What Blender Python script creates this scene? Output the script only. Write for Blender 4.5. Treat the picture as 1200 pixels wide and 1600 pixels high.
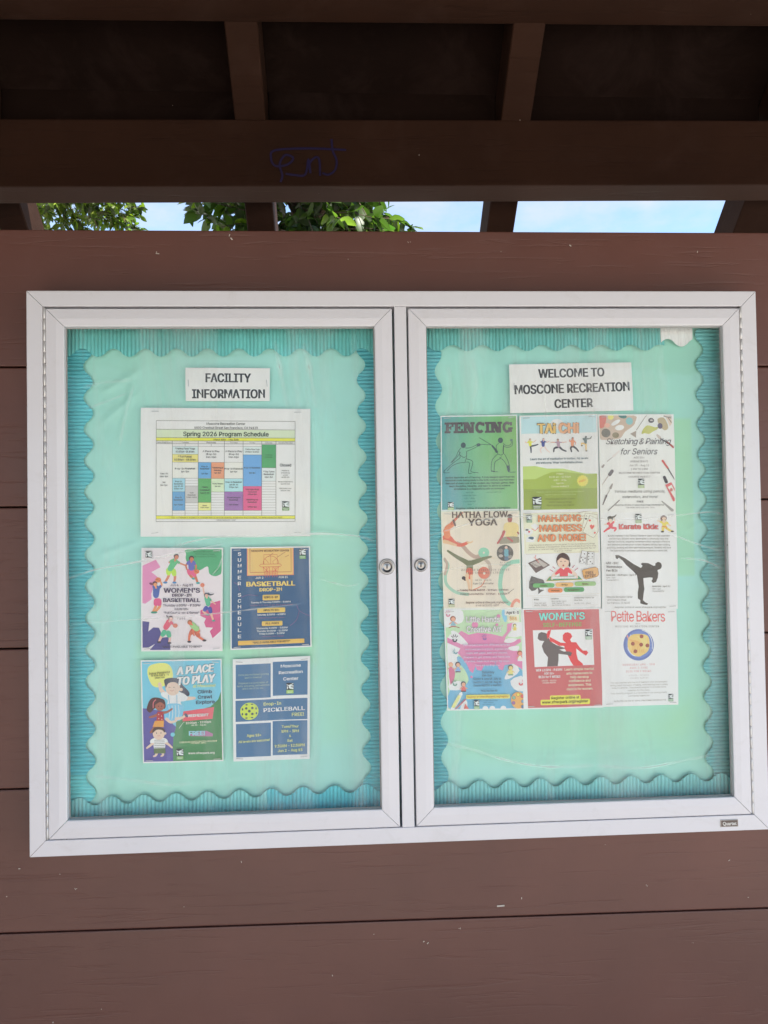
import bpy, bmesh, math, random
from mathutils import Vector, Matrix
from mathutils.geometry import tessellate_polygon
from mathutils import noise as mnoise
random.seed(7)
S = bpy.context.scene
for o in list(bpy.data.objects):
    bpy.data.objects.remove(o)
COL = S.collection

# ------------------------------------------------------------------ camera
F_PX, RES_W = 1110.0, 1200.0
CAM_POS = Vector((-0.0910, -1.2312, 1.5656))
PITCH, YAW, ROLL = 0.01921, 0.04959, -0.01562
cd = bpy.data.cameras.new('camera'); cam = bpy.data.objects.new('camera', cd); COL.objects.link(cam)
cd.sensor_fit = 'HORIZONTAL'; cd.sensor_width = 36.0; cd.lens = 36.0 * F_PX / RES_W
cd.clip_start = 0.02; cd.clip_end = 1000
_f = Vector((math.sin(YAW) * math.cos(PITCH), math.cos(YAW) * math.cos(PITCH), math.sin(PITCH)))
_r = Vector((math.cos(YAW), -math.sin(YAW), 0)); _u = _r.cross(_f)
_a = _r * math.cos(ROLL) + _u * math.sin(ROLL); _b = -_r * math.sin(ROLL) + _u * math.cos(ROLL)
cam.matrix_world = Matrix(((_a.x, _b.x, -_f.x, CAM_POS.x), (_a.y, _b.y, -_f.y, CAM_POS.y), (_a.z, _b.z, -_f.z, CAM_POS.z), (0, 0, 0, 1)))
S.camera = cam
S.render.resolution_x = 768; S.render.resolution_y = 1024

# ------------------------------------------------------------------ world, sun, exposure
SUN_EL, SUN_AZ = math.radians(58), math.radians(138)      # the sun stands high behind the photographer, to the right
world = bpy.data.worlds.new('World'); S.world = world; world.use_nodes = True
nt = world.node_tree; N = nt.nodes; N.clear()
out = N.new('ShaderNodeOutputWorld'); bg = N.new('ShaderNodeBackground'); sky = N.new('ShaderNodeTexSky')
sky.sky_type = 'NISHITA'; sky.sun_disc = False; sky.sun_elevation = SUN_EL
sky.sun_rotation = SUN_AZ
sky.altitude = 20; sky.air_density = 1.0; sky.dust_density = 0.25; sky.ozone_density = 1.3
tc = N.new('ShaderNodeTexCoord'); sx = N.new('ShaderNodeMapping'); sx.inputs['Scale'].default_value = (1, 1, 2.2)
cn = N.new('ShaderNodeTexNoise'); cn.inputs['Scale'].default_value = 2.6; cn.inputs['Detail'].default_value = 9; cn.inputs['Roughness'].default_value = .58
cr = N.new('ShaderNodeValToRGB'); cr.color_ramp.elements[0].position = .46; cr.color_ramp.elements[1].position = .64
cr.color_ramp.elements[0].color = (.0, .0, .0, 1)
mx = N.new('ShaderNodeMix'); mx.data_type = 'RGBA'; mx.inputs['B'].default_value = (2.45, 2.5, 2.6, 1)
L = nt.links.new
L(tc.outputs['Generated'], sx.inputs['Vector']); L(sx.outputs[0], cn.inputs['Vector']); L(cn.outputs['Fac'], cr.inputs['Fac'])
L(cr.outputs['Color'], mx.inputs['Factor']); L(sky.outputs[0], mx.inputs['A']); L(mx.outputs['Result'], bg.inputs['Color'])
bg.inputs['Strength'].default_value = 0.12; L(bg.outputs[0], out.inputs['Surface'])
sd = bpy.data.lights.new('sun', 'SUN'); sd.energy = 4.8; sd.angle = math.radians(.55); sd.color = (1.0, .94, .86)
sun = bpy.data.objects.new('sun', sd); COL.objects.link(sun)
_sv = Vector((math.sin(SUN_AZ) * math.cos(SUN_EL), math.cos(SUN_AZ) * math.cos(SUN_EL), math.sin(SUN_EL)))
sun.rotation_euler = _sv.to_track_quat('Z', 'Y').to_euler(); sun.location = _sv * 20
S.view_settings.view_transform = 'Standard'; S.view_settings.look = 'None'
S.view_settings.gamma = 1.0; S.view_settings.use_curve_mapping = False
S.view_settings.exposure = 1.6

# ------------------------------------------------------------------ helpers
def lin(c, k=1.0):
    r = []
    for v in c[:3]:
        v /= 255.0
        r.append(min(.9, k * (v / 12.92 if v <= .04045 else ((v + .055) / 1.055) ** 2.4)))
    return (r[0], r[1], r[2], 1.0)

def mat(name, base=(.5, .5, .5), rough=.6, metal=0.0, spec=.5):
    m = bpy.data.materials.new(name); m.use_nodes = True
    b = m.node_tree.nodes['Principled BSDF']
    b.inputs['Base Color'].default_value = (*base[:3], 1); b.inputs['Roughness'].default_value = rough
    b.inputs['Metallic'].default_value = metal; b.inputs['Specular IOR Level'].default_value = spec
    return m, m.node_tree, b

def node(t, typ, **kw):
    n = t.nodes.new(typ)
    for k, v in kw.items():
        if k in n.inputs: n.inputs[k].default_value = v
        else: setattr(n, k, v)
    return n

def tag(o, label, cat, group=None, kind=None):
    if label: o['label'] = label
    if cat: o['category'] = cat
    if group: o['group'] = group
    if kind: o['kind'] = kind
    return o

def link(name, me, m=None, parent=None, loc=None):
    o = bpy.data.objects.new(name, me); COL.objects.link(o)
    if m is not None and me is not None:
        me.materials.clear() if len(me.materials) else None
        for q in (m if isinstance(m, (list, tuple)) else [m]): me.materials.append(q)
    if parent: o.parent = parent
    if loc is not None: o.location = loc
    return o

def empty(name, loc=(0, 0, 0), parent=None):
    o = bpy.data.objects.new(name, None); COL.objects.link(o); o.location = loc
    o.empty_display_size = .05
    if parent: o.parent = parent
    return o

def mesh_from(verts, faces, smooth=False, name='m'):
    me = bpy.data.meshes.new(name); me.from_pydata(verts, [], faces); me.update()
    if smooth:
        me.polygons.foreach_set('use_smooth', [True] * len(me.polygons))
    return me

def box_mesh(x0, x1, y0, y1, z0, z1, bev=0.0, seg=2):
    bm = bmesh.new()
    vs = [bm.verts.new(p) for p in ((x0, y0, z0), (x1, y0, z0), (x1, y1, z0), (x0, y1, z0), (x0, y0, z1), (x1, y0, z1), (x1, y1, z1), (x0, y1, z1))]
    for f in ((3, 2, 1, 0), (4, 5, 6, 7), (0, 1, 5, 4), (1, 2, 6, 5), (2, 3, 7, 6), (3, 0, 4, 7)):
        bm.faces.new([vs[i] for i in f])
    if bev > 0:
        bmesh.ops.bevel(bm, geom=list(bm.edges), offset=bev, segments=seg, affect='EDGES', profile=.6)
    me = bpy.data.meshes.new('box'); bm.to_mesh(me); bm.free(); return me

# ------------------------------------------------------------------ materials
def paint_mat(name, base, seed, rough=.5, grain=1.0, vary=.25):
    m, t, b = mat(name, base, rough, 0, .35)
    tc = node(t, 'ShaderNodeTexCoord'); oi = node(t, 'ShaderNodeObjectInfo')
    ad = node(t, 'ShaderNodeVectorMath', operation='ADD')
    sc = node(t, 'ShaderNodeVectorMath', operation='SCALE'); sc.inputs['Scale'].default_value = 31.7
    cmb = node(t, 'ShaderNodeCombineXYZ')
    l = t.links.new
    l(oi.outputs['Random'], cmb.inputs[0]); l(oi.outputs['Random'], cmb.inputs[2]); l(cmb.outputs[0], sc.inputs[0])
    l(tc.outputs['Object'], ad.inputs[0]); l(sc.outputs[0], ad.inputs[1])
    mp = node(t, 'ShaderNodeMapping'); mp.inputs['Scale'].default_value = (1.6, 14, 26)
    l(ad.outputs[0], mp.inputs['Vector'])
    gr = node(t, 'ShaderNodeTexNoise', Scale=3.0, Detail=8.0, Roughness=.62, Distortion=1.2); l(mp.outputs[0], gr.inputs['Vector'])
    gr2 = node(t, 'ShaderNodeMapRange'); gr2.inputs['From Min'].default_value = .56; gr2.inputs['From Max'].default_value = .80
    l(gr.outputs['Fac'], gr2.inputs['Value'])
    big = node(t, 'ShaderNodeTexNoise', Scale=2.3, Detail=5.0, Roughness=.6); l(ad.outputs[0], big.inputs['Vector'])
    fine = node(t, 'ShaderNodeTexNoise', Scale=160.0, Detail=3.0); l(ad.outputs[0], fine.inputs['Vector'])
    ramp = node(t, 'ShaderNodeMapRange'); ramp.inputs['From Min'].default_value = .3; ramp.inputs['From Max'].default_value = .7
    ramp.inputs['To Min'].default_value = 1 - vary; ramp.inputs['To Max'].default_value = 1 + vary
    l(big.outputs['Fac'], ramp.inputs['Value'])
    mul = node(t, 'ShaderNodeVectorMath', operation='SCALE'); mul.inputs[0].default_value = base[:3]; l(ramp.outputs[0], mul.inputs['Scale'])
    # small dust specks and chips
    vo = node(t, 'ShaderNodeTexVoronoi', Scale=34.0); l(ad.outputs[0], vo.inputs['Vector'])
    th = node(t, 'ShaderNodeMath', operation='LESS_THAN'); th.inputs[1].default_value = .035; l(vo.outputs['Distance'], th.inputs[0])
    vr = node(t, 'ShaderNodeSeparateColor'); l(vo.outputs['Color'], vr.inputs[0])
    th2 = node(t, 'ShaderNodeMath', operation='GREATER_THAN'); th2.inputs[1].default_value = .93; l(vr.outputs[0], th2.inputs[0])
    sp = node(t, 'ShaderNodeMath', operation='MULTIPLY'); l(th.outputs[0], sp.inputs[0]); l(th2.outputs[0], sp.inputs[1])
    spc = node(t, 'ShaderNodeMix', data_type='RGBA'); spc.inputs['B'].default_value = (.42, .35, .3, 1)
    l(sp.outputs[0], spc.inputs['Factor']); l(mul.outputs[0], spc.inputs['A'])
    # dusty film, patchy
    du = node(t, 'ShaderNodeTexNoise', Scale=5.5, Detail=6.0, Roughness=.7, Distortion=.6); l(ad.outputs[0], du.inputs['Vector'])
    dr = node(t, 'ShaderNodeMapRange'); dr.inputs['From Min'].default_value = .5; dr.inputs['From Max'].default_value = .85; dr.inputs['To Max'].default_value = .06
    l(du.outputs['Fac'], dr.inputs['Value'])
    dc = node(t, 'ShaderNodeMix', data_type='RGBA'); dc.inputs['B'].default_value = (.30, .20, .17, 1)
    l(dr.outputs[0], dc.inputs['Factor']); l(spc.outputs['Result'], dc.inputs['A'])
    l(dc.outputs['Result'], b.inputs['Base Color'])
    rr = node(t, 'ShaderNodeMapRange'); rr.inputs['To Min'].default_value = rough - .1; rr.inputs['To Max'].default_value = rough + .18
    l(du.outputs['Fac'], rr.inputs['Value']); l(rr.outputs[0], b.inputs['Roughness'])
    b1 = node(t, 'ShaderNodeBump', Strength=.35 * grain, Distance=.0016); l(gr2.outputs[0], b1.inputs['Height']); b1.invert = True
    b2 = node(t, 'ShaderNodeBump', Strength=.12, Distance=.0006); l(fine.outputs['Fac'], b2.inputs['Height']); l(b1.outputs[0], b2.inputs['Normal'])
    l(b2.outputs[0], b.inputs['Normal'])
    return m

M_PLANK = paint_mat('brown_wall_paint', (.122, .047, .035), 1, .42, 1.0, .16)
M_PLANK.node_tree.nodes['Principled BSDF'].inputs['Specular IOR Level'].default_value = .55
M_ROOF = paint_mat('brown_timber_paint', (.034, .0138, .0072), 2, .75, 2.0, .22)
M_DECK = paint_mat('shade_darkened_roof_boards', (.012, .0060, .0042), 3, .85, 1.4, .25)  # darker than the other timber: the roof's shade is put into this colour
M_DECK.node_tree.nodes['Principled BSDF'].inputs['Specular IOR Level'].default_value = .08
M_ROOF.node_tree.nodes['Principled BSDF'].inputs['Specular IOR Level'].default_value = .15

def alu_mat():
    m, t, b = mat('satin_aluminium', (.72, .71, .73), .5, .18, .45)
    l = t.links.new
    tc = node(t, 'ShaderNodeTexCoord')
    n1 = node(t, 'ShaderNodeTexNoise', Scale=7.0, Detail=6.0, Roughness=.65); l(tc.outputs['Object'], n1.inputs['Vector'])
    mr = node(t, 'ShaderNodeMapRange'); mr.inputs['From Min'].default_value = .3; mr.inputs['From Max'].default_value = .75; mr.inputs['To Min'].default_value = .46; mr.inputs['To Max'].default_value = .62
    l(n1.outputs['Fac'], mr.inputs['Value']); l(mr.outputs[0], b.inputs['Roughness'])
    # dirt specks
    vo = node(t, 'ShaderNodeTexVoronoi', Scale=62.0); l(tc.outputs['Object'], vo.inputs['Vector'])
    n2 = node(t, 'ShaderNodeTexNoise', Scale=6.0, Detail=3.0); l(tc.outputs['Object'], n2.inputs['Vector'])
    th = node(t, 'ShaderNodeMath', operation='LESS_THAN'); th.inputs[1].default_value = .075; l(vo.outputs['Distance'], th.inputs[0])
    th2 = node(t, 'ShaderNodeMath', operation='GREATER_THAN'); th2.inputs[1].default_value = .58; l(n2.outputs['Fac'], th2.inputs[0])
    vs = node(t, 'ShaderNodeSeparateColor'); l(vo.outputs['Color'], vs.inputs[0])
    th3 = node(t, 'ShaderNodeMath', operation='GREATER_THAN'); th3.inputs[1].default_value = .55; l(vs.outputs[1], th3.inputs[0])
    mm = node(t, 'ShaderNodeMath', operation='MULTIPLY'); l(th.outputs[0], mm.inputs[0]); l(th2.outputs[0], mm.inputs[1])
    mm2 = node(t, 'ShaderNodeMath', operation='MULTIPLY'); l(mm.outputs[0], mm2.inputs[0]); l(th3.outputs[0], mm2.inputs[1])
    # smudges
    n3 = node(t, 'ShaderNodeTexNoise', Scale=19.0, Detail=7.0, Roughness=.75, Distortion=1.0); l(tc.outputs['Object'], n3.inputs['Vector'])
    sm = node(t, 'ShaderNodeMapRange'); sm.inputs['From Min'].default_value = .56; sm.inputs['From Max'].default_value = .78; sm.inputs['To Max'].default_value = .32
    l(n3.outputs['Fac'], sm.inputs['Value'])
    c1 = node(t, 'ShaderNodeMix', data_type='RGBA'); c1.inputs['A'].default_value = (.73, .72, .755, 1); c1.inputs['B'].default_value = (.54, .52, .505, 1)
    l(sm.outputs[0], c1.inputs['Factor'])
    c2 = node(t, 'ShaderNodeMix', data_type='RGBA'); c2.inputs['B'].default_value = (.14, .11, .09, 1)
    l(mm2.outputs[0], c2.inputs['Factor']); l(c1.outputs['Result'], c2.inputs['A']); l(c2.outputs['Result'], b.inputs['Base Color'])
    n4 = node(t, 'ShaderNodeTexNoise', Scale=220.0, Detail=4.0); l(tc.outputs['Object'], n4.inputs['Vector'])
    bp = node(t, 'ShaderNodeBump', Strength=.14, Distance=.0006); l(n4.outputs['Fac'], bp.inputs['Height']); l(bp.outputs[0], b.inputs['Normal'])
    return m
M_ALU = alu_mat()
M_STEEL, _, _ = mat('polished_steel', (.40, .39, .38), .30, 1.0)
M_HINGE, _, _ = mat('hinge_steel', (.66, .65, .64), .42, .4)
M_DARK, _, _ = mat('shadow_gap_black', (.012, .012, .012), .7)
M_LINER, _, _ = mat('grey_case_liner', (.33, .34, .33), .6, .3)
M_STAPLE, _, _ = mat('staple_wire', (.45, .45, .46), .3, .9)

def glass_mat():
    m = bpy.data.materials.new('clear_acrylic'); m.use_nodes = True
    t = m.node_tree; t.nodes.clear(); l = t.links.new
    o = node(t, 'ShaderNodeOutputMaterial'); tr = node(t, 'ShaderNodeBsdfTransparent'); tr.inputs['Color'].default_value = (.990, .996, .992, 1)
    gl = node(t, 'ShaderNodeBsdfGlossy'); gl.inputs['Roughness'].default_value = .03
    df = node(t, 'ShaderNodeBsdfDiffuse'); df.inputs['Color'].default_value = (.8, .8, .78, 1)
    fr = node(t, 'ShaderNodeFresnel'); fr.inputs['IOR'].default_value = 1.49
    tc = node(t, 'ShaderNodeTexCoord'); n = node(t, 'ShaderNodeTexNoise', Scale=3.2, Detail=2.0, Distortion=.8); l(tc.outputs['Object'], n.inputs['Vector'])
    bp = node(t, 'ShaderNodeBump', Strength=.3, Distance=.02); l(n.outputs['Fac'], bp.inputs['Height']); l(bp.outputs[0], gl.inputs['Normal'])
    fm = node(t, 'ShaderNodeMath', operation='MULTIPLY'); fm.inputs[1].default_value = .30; l(fr.outputs[0], fm.inputs[0])
    x1 = node(t, 'ShaderNodeMixShader'); l(fm.outputs[0], x1.inputs[0]); l(tr.outputs[0], x1.inputs[1]); l(gl.outputs[0], x1.inputs[2])
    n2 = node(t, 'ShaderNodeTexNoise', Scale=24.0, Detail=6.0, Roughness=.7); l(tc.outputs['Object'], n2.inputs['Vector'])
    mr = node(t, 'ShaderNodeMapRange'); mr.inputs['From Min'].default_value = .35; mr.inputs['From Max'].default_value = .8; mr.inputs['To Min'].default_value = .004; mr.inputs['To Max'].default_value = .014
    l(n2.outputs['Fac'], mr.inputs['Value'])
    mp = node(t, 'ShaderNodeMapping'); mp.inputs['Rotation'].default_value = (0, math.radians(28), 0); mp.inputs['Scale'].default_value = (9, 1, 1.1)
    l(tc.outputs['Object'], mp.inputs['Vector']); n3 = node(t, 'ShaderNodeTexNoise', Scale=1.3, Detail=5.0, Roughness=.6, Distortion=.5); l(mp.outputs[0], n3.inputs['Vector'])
    m3 = node(t, 'ShaderNodeMapRange'); m3.inputs['From Min'].default_value = .50; m3.inputs['From Max'].default_value = .78; m3.inputs['To Max'].default_value = .16; l(n3.outputs['Fac'], m3.inputs['Value'])  # broad diagonal glare on the pane, painted as pale diffuse smears
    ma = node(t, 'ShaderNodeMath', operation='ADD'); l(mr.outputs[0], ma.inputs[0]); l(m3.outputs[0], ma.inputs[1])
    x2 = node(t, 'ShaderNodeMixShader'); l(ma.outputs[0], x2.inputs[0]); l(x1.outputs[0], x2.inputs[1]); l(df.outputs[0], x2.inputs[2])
    l(x2.outputs[0], o.inputs['Surface'])
    return m
M_GLASS = glass_mat()

def glare_streak_mat():                     # bright pane reflections painted as milky, part-transparent white
    m = bpy.data.materials.new('painted_glare_streak'); m.use_nodes = True
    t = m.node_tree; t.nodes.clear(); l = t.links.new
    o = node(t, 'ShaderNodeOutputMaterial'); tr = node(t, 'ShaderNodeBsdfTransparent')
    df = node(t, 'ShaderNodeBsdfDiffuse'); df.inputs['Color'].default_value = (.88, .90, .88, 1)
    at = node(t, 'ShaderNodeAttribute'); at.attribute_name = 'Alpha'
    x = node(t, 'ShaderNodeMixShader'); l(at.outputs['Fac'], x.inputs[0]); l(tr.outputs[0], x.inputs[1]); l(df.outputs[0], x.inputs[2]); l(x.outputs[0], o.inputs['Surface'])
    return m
M_GLARE = glare_streak_mat()

def attr_mat(name, rough=.6, spec=.35, bump=.25, bscale=38.0, bdist=.0012, sheen=0):
    m, t, b = mat(name, (.5, .5, .5), rough, 0, spec)
    l = t.links.new
    at = node(t, 'ShaderNodeAttribute'); at.attribute_name = 'Col'; l(at.outputs['Color'], b.inputs['Base Color'])
    if bump:
        tc = node(t, 'ShaderNodeTexCoord')
        n = node(t, 'ShaderNodeTexNoise', Scale=bscale, Detail=4.0, Roughness=.5); l(tc.outputs['Object'], n.inputs['Vector'])
        bp = node(t, 'ShaderNodeBump', Strength=bump, Distance=bdist); l(n.outputs['Fac'], bp.inputs['Height']); l(bp.outputs[0], b.inputs['Normal'])
    return m
M_PRINT = attr_mat('printed_paper', .45, .4, .40, 14.0, .004)
M_MINT = attr_mat('mint_backing_paper', .42, .45, .25, 22.0, .003)
M_TEAL = attr_mat('teal_corrugated_paper', .5, .4, .12, 90.0, .001)
M_INK, _, _ = mat('blue_marker_ink', (.012, .008, .055), .45)
M_COB, _, _ = mat('pale_web_and_chips', (.55, .5, .44), .8)

def set_col(me, cols, name='Col'):
    a = me.color_attributes.new(name, 'FLOAT_COLOR', 'POINT')
    flat = []
    for c in cols: flat.extend(c)
    a.data.foreach_set('color', flat)

# ------------------------------------------------------------------ setting: ground
gm, gt, gb = mat('pale_concrete', (.40, .38, .35), .85)
_tc = node(gt, 'ShaderNodeTexCoord'); _n = node(gt, 'ShaderNodeTexNoise', Scale=.8, Detail=8.0, Roughness=.65); gt.links.new(_tc.outputs['Object'], _n.inputs['Vector'])
_r2 = node(gt, 'ShaderNodeValToRGB'); _r2.color_ramp.elements[0].color = (.33, .30, .265, 1); _r2.color_ramp.elements[1].color = (.44, .405, .36, 1)
gt.links.new(_n.outputs['Fac'], _r2.inputs['Fac']); gt.links.new(_r2.outputs['Color'], gb.inputs['Base Color'])
g = link('ground', mesh_from([(-400, -400, 0), (400, -400, 0), (400, 400, 0), (-400, 400, 0)], [(0, 1, 2, 3)]), gm); g['kind'] = 'structure'

# ------------------------------------------------------------------ shelter
shelter = empty('wooden_shelter', (0, 0, 0))
tag(shelter, 'brown painted timber shelter with plank wall under a raftered roof', 'shelter')
# wall planks
tops = [2.0818, 1.8424, 1.6045, 1.3665, 1.1300, .8868, .652, .413, .175]
W0, W1 = -2.05, 2.05
for i, zt in enumerate(tops):
    zb = tops[i + 1] if i + 1 < len(tops) else .03
    gp = .0013
    me = box_mesh(W0, W1, 0, .038, -(zt - zb) / 2 + gp, (zt - zb) / 2 - gp, .0022, 2)
    SLP = (.0008, -.0036, -.0033, -.0022, -.0045, -.0098, -.008, -.004, -.002, 0)
    hm = (zt - zb) / 2
    for v in me.vertices:                 # the joints run slightly out of level
        t = (v.co.z + hm) / (2 * hm); v.co.z += v.co.x * (SLP[i + 1] * (1 - t) + SLP[i] * t)
    o = link('plank', me, M_PLANK, shelter, (0, .0006 * ((i * 7) % 3 - 1), (zt + zb) / 2))
# dark batten behind the joints
link('backing_board', box_mesh(W0 + .01, W1 - .01, .040, .052, .03, 2.06), M_ROOF, shelter)
for x in (-1.93, 1.93):
    link('post', box_mesh(x - .06, x + .06, .385, .480, 0, 2.35, .004), M_ROOF, shelter)
    link('post', box_mesh(x - .06, x + .06, -2.245, -2.155, 0, 2.33, .004), M_ROOF, shelter)
    link('post', box_mesh(x - .045, x + .045, .055, .145, 0, 2.63, .004), M_ROOF, shelter)
TILT = -.0108
def beam(y0, y1, z0, z1, tilt=TILT):
    o = link('beam', box_mesh(-2.5, 2.5, y0, y1, z0, z1, .004), M_ROOF, shelter); o.rotation_euler = (0, tilt, 0)
    return o
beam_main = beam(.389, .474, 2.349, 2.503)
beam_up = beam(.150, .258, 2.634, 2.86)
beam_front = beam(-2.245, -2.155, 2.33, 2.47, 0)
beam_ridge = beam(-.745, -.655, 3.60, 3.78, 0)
for i, zt in enumerate([2.33, 2.092, 1.854, 1.616, 1.378, 1.140, .902, .664, .426, .188]):  # unseen side wall, added to keep light off the left
    zb = max(.02, zt - .238)
    link('plank', box_mesh(-2.088, -2.053, -2.24, -.004, zb + .0016, zt - .0016, .002, 1), M_PLANK, shelter)
# rafters and roof boards : a steep gable with its ridge at y = -0.70
SL = .966; RY = -.70; RZ = 2.506 + SL * (.389 - RY)
A = math.atan(SL); ca, sa = math.cos(A), math.sin(A)
EY, EZ = -2.32, 2.36  # unseen front eave, its reach and height shaped to shade the wall's top
SLF = (RZ - EZ) / (RY - EY); AF = math.atan(SLF)
def slope_box(x0, x1, ya, yb, d0, d1, side):
    SL, ca, sa = (globals()['SL'], math.cos(A), math.sin(A)) if side > 0 else (SLF, math.cos(AF), math.sin(AF))
    """box lying on the slope: ya..yb are horizontal distances from the ridge, d0..d1 perpendicular offsets above the underside"""
    vs = []
    for x in (x0, x1):
        for y, d in ((ya, d0), (yb, d0), (yb, d1), (ya, d1)):
            yy = y + d * sa; zz = RZ - SL * y + d * ca
            vs.append((x, RY + side * yy, zz))
    fs = [(0, 1, 2, 3), (7, 6, 5, 4), (0, 4, 5, 1), (1, 5, 6, 2), (2, 6, 7, 3), (3, 7, 4, 0)]
    if side > 0: fs = [f[::-1] for f in fs]
    me = mesh_from(vs, fs)
    bm = bmesh.new(); bm.from_mesh(me); bmesh.ops.recalc_face_normals(bm, faces=bm.faces)
    bmesh.ops.bevel(bm, geom=list(bm.edges), offset=.0025, segments=1, affect='EDGES'); bm.to_mesh(me); bm.free()
    return me
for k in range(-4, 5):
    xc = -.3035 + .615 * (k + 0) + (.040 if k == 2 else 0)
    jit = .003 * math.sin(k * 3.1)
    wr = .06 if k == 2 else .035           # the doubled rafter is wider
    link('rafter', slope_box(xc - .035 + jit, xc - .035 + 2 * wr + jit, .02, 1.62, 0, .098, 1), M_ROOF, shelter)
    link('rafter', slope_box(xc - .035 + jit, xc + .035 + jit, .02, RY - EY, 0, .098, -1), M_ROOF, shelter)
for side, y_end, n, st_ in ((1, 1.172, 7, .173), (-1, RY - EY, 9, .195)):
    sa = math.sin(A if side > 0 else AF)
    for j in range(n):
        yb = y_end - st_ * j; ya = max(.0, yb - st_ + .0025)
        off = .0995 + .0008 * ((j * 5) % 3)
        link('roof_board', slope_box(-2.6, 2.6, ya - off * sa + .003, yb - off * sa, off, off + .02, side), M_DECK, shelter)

M_FELT, _, _ = mat('grey_roofing_felt', (.08, .078, .075), .9)
for side, y_end in ((1, 1.165), (-1, RY - EY - .005)):
    sa = math.sin(A if side > 0 else AF)
    link('roof_covering', slope_box(-2.63, 2.63, -.11, y_end - .124 * sa, .1235, .131 if side > 0 else .134, side), M_FELT, shelter)
for k in range(-4, 5):
    xa = -.3035 + .615 * k + .0365; xb = xa + .615 - .073
    if xb > 2.4: continue
    if k == 1: xb += .036
    if k == 2: xa += .02
    link('blocking_board', box_mesh(xa, xb, .440, .462, 2.49 + .0105 * (xa + xb) / 2, 2.60 + .0105 * (xa + xb) / 2, .002), M_DECK, shelter)
for x in (-2.62, 2.62):                   # unseen gable ends, added to keep side light out of the roof
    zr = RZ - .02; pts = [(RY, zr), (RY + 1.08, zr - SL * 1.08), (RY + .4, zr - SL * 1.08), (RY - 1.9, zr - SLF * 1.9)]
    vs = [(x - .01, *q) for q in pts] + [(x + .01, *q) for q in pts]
    link('gable_light_blocker', mesh_from(vs, [(0, 1, 2, 3), (7, 6, 5, 4)] + [(i, (i + 1) % 4, 4 + (i + 1) % 4, 4 + i) for i in range(4)]), M_ROOF, shelter)
# marker scribble on the beam
def ribbon(pts, w, y, closed=False):
    vs, fs = [], []
    n = len(pts)
    for i in range(n):
        p = Vector(pts[i]); a = Vector(pts[max(0, i - 1)]); b = Vector(pts[min(n - 1, i + 1)])
        d = (b - a); d = d.normalized() if d.length > 1e-9 else Vector((1, 0)); nn = Vector((-d.y, d.x)) * w / 2
        yy = y - i * 6e-6
        vs += [(p.x + nn.x, yy, p.y + nn.y), (p.x - nn.x, yy, p.y - nn.y)]
        if i: fs.append((2 * i - 2, 2 * i - 1, 2 * i + 1, 2 * i))
    return vs, fs
def catmull(pts, sub=5, closed=False):
    r = []; n = len(pts)
    rng = range(n if closed else n - 1)
    for i in rng:
        if closed: p0, p1, p2, p3 = (Vector(pts[(i + j - 1) % n]) for j in range(4))
        else: p0, p1, p2, p3 = Vector(pts[max(i - 1, 0)]), Vector(pts[i]), Vector(pts[i + 1]), Vector(pts[min(i + 2, n - 1)])
        for s in range(sub):
            t = s / sub
            r.append(.5 * ((2 * p1) + (p2 - p0) * t + (2 * p0 - 5 * p1 + 4 * p2 - p3) * t * t + (3 * p1 - p0 - 3 * p2 + p3) * t ** 3))
    if not closed: r.append(Vector(pts[-1]))
    return [(v.x, v.y) for v in r]
V, Fc = [], []
for k, st in enumerate(([(-0.0786, 2.4317), (-0.1593, 2.4353), (-0.2397, 2.4315), (-0.2508, 2.4136), (-0.2416, 2.3952), (-0.2146, 2.3977), (-0.1998, 2.4127), (-0.2179, 2.4199), (-0.2313, 2.399), (-0.2258, 2.3732), (-0.2304, 2.3576)],
          [(-0.2185, 2.3769), (-0.1967, 2.3734), (-0.1733, 2.3751), (-0.1655, 2.4108), (-0.1615, 2.3775), (-0.1634, 2.3997), (-0.1486, 2.4147), (-0.1406, 2.4073), (-0.1397, 2.3717)],
          [(-0.1113, 2.4567), (-0.1095, 2.4299), (-0.101, 2.4077), (-0.105, 2.3854), (-0.1198, 2.3741), (-0.1344, 2.3777)])):
    v, f = ribbon(catmull(st), .0046, .3886 - .0004 * k); n0 = len(V); V += v; Fc += [tuple(i + n0 for i in q) for q in f]
gr = link('marker_scribble', mesh_from(V, Fc), M_INK, beam_main, (.020, 0, 0))

# paint chips, cobweb ends and cocoons on the wall planks
V, Fc = [], []
def strand(pts, r=.0005, y=-.0012):
    v, f = ribbon(catmull(pts, 3), r * 2, y); n0 = len(V); V.extend(v); Fc.extend([tuple(i + n0 for i in q) for q in f])
rr = random.Random(11)
for (x, z, s) in [(-.2905, 2.068, 1.5), (-.4175, 2.038, 1.8), (-.083, 2.028, 1), (.022, 2.062, 1), (.185, 2.047, .8), (.31, 2.05, 1.3), (.54, 2.045, 1),
                  (-.56, .965, 1), (-.38, .925, .8), (-.585, .99, .8), (-.655, 1.0, 1), (-.52, .76, 1), (-.6, .745, 1.6), (-.06, .87, 1), (.03, .85, 1.4), (.2, .915, 1), (.35, 1.0, .8), (.09, .87, 1), (-.28, 1.0, 1),
                  (.42, .93, 1), (.57, .97, 1.1), (.6, .90, .9), (.24, .69, .9), (-.13, .80, .8), (.5, .83, .7)]:
    for q in range(rr.randint(1, 2)):
        a = rr.uniform(0, 6.28); l_ = rr.uniform(.001, .0035) * s; dx, dz = rr.uniform(-.003, .003) * s, rr.uniform(-.004, .004) * s
        strand([(x + dx, z + dz), (x + dx + l_ * math.cos(a) * .5, z + dz + l_ * math.sin(a) * .6), (x + dx + l_ * math.cos(a), z + dz + l_ * math.sin(a))], rr.uniform(.0003, .0007) * s)
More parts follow.
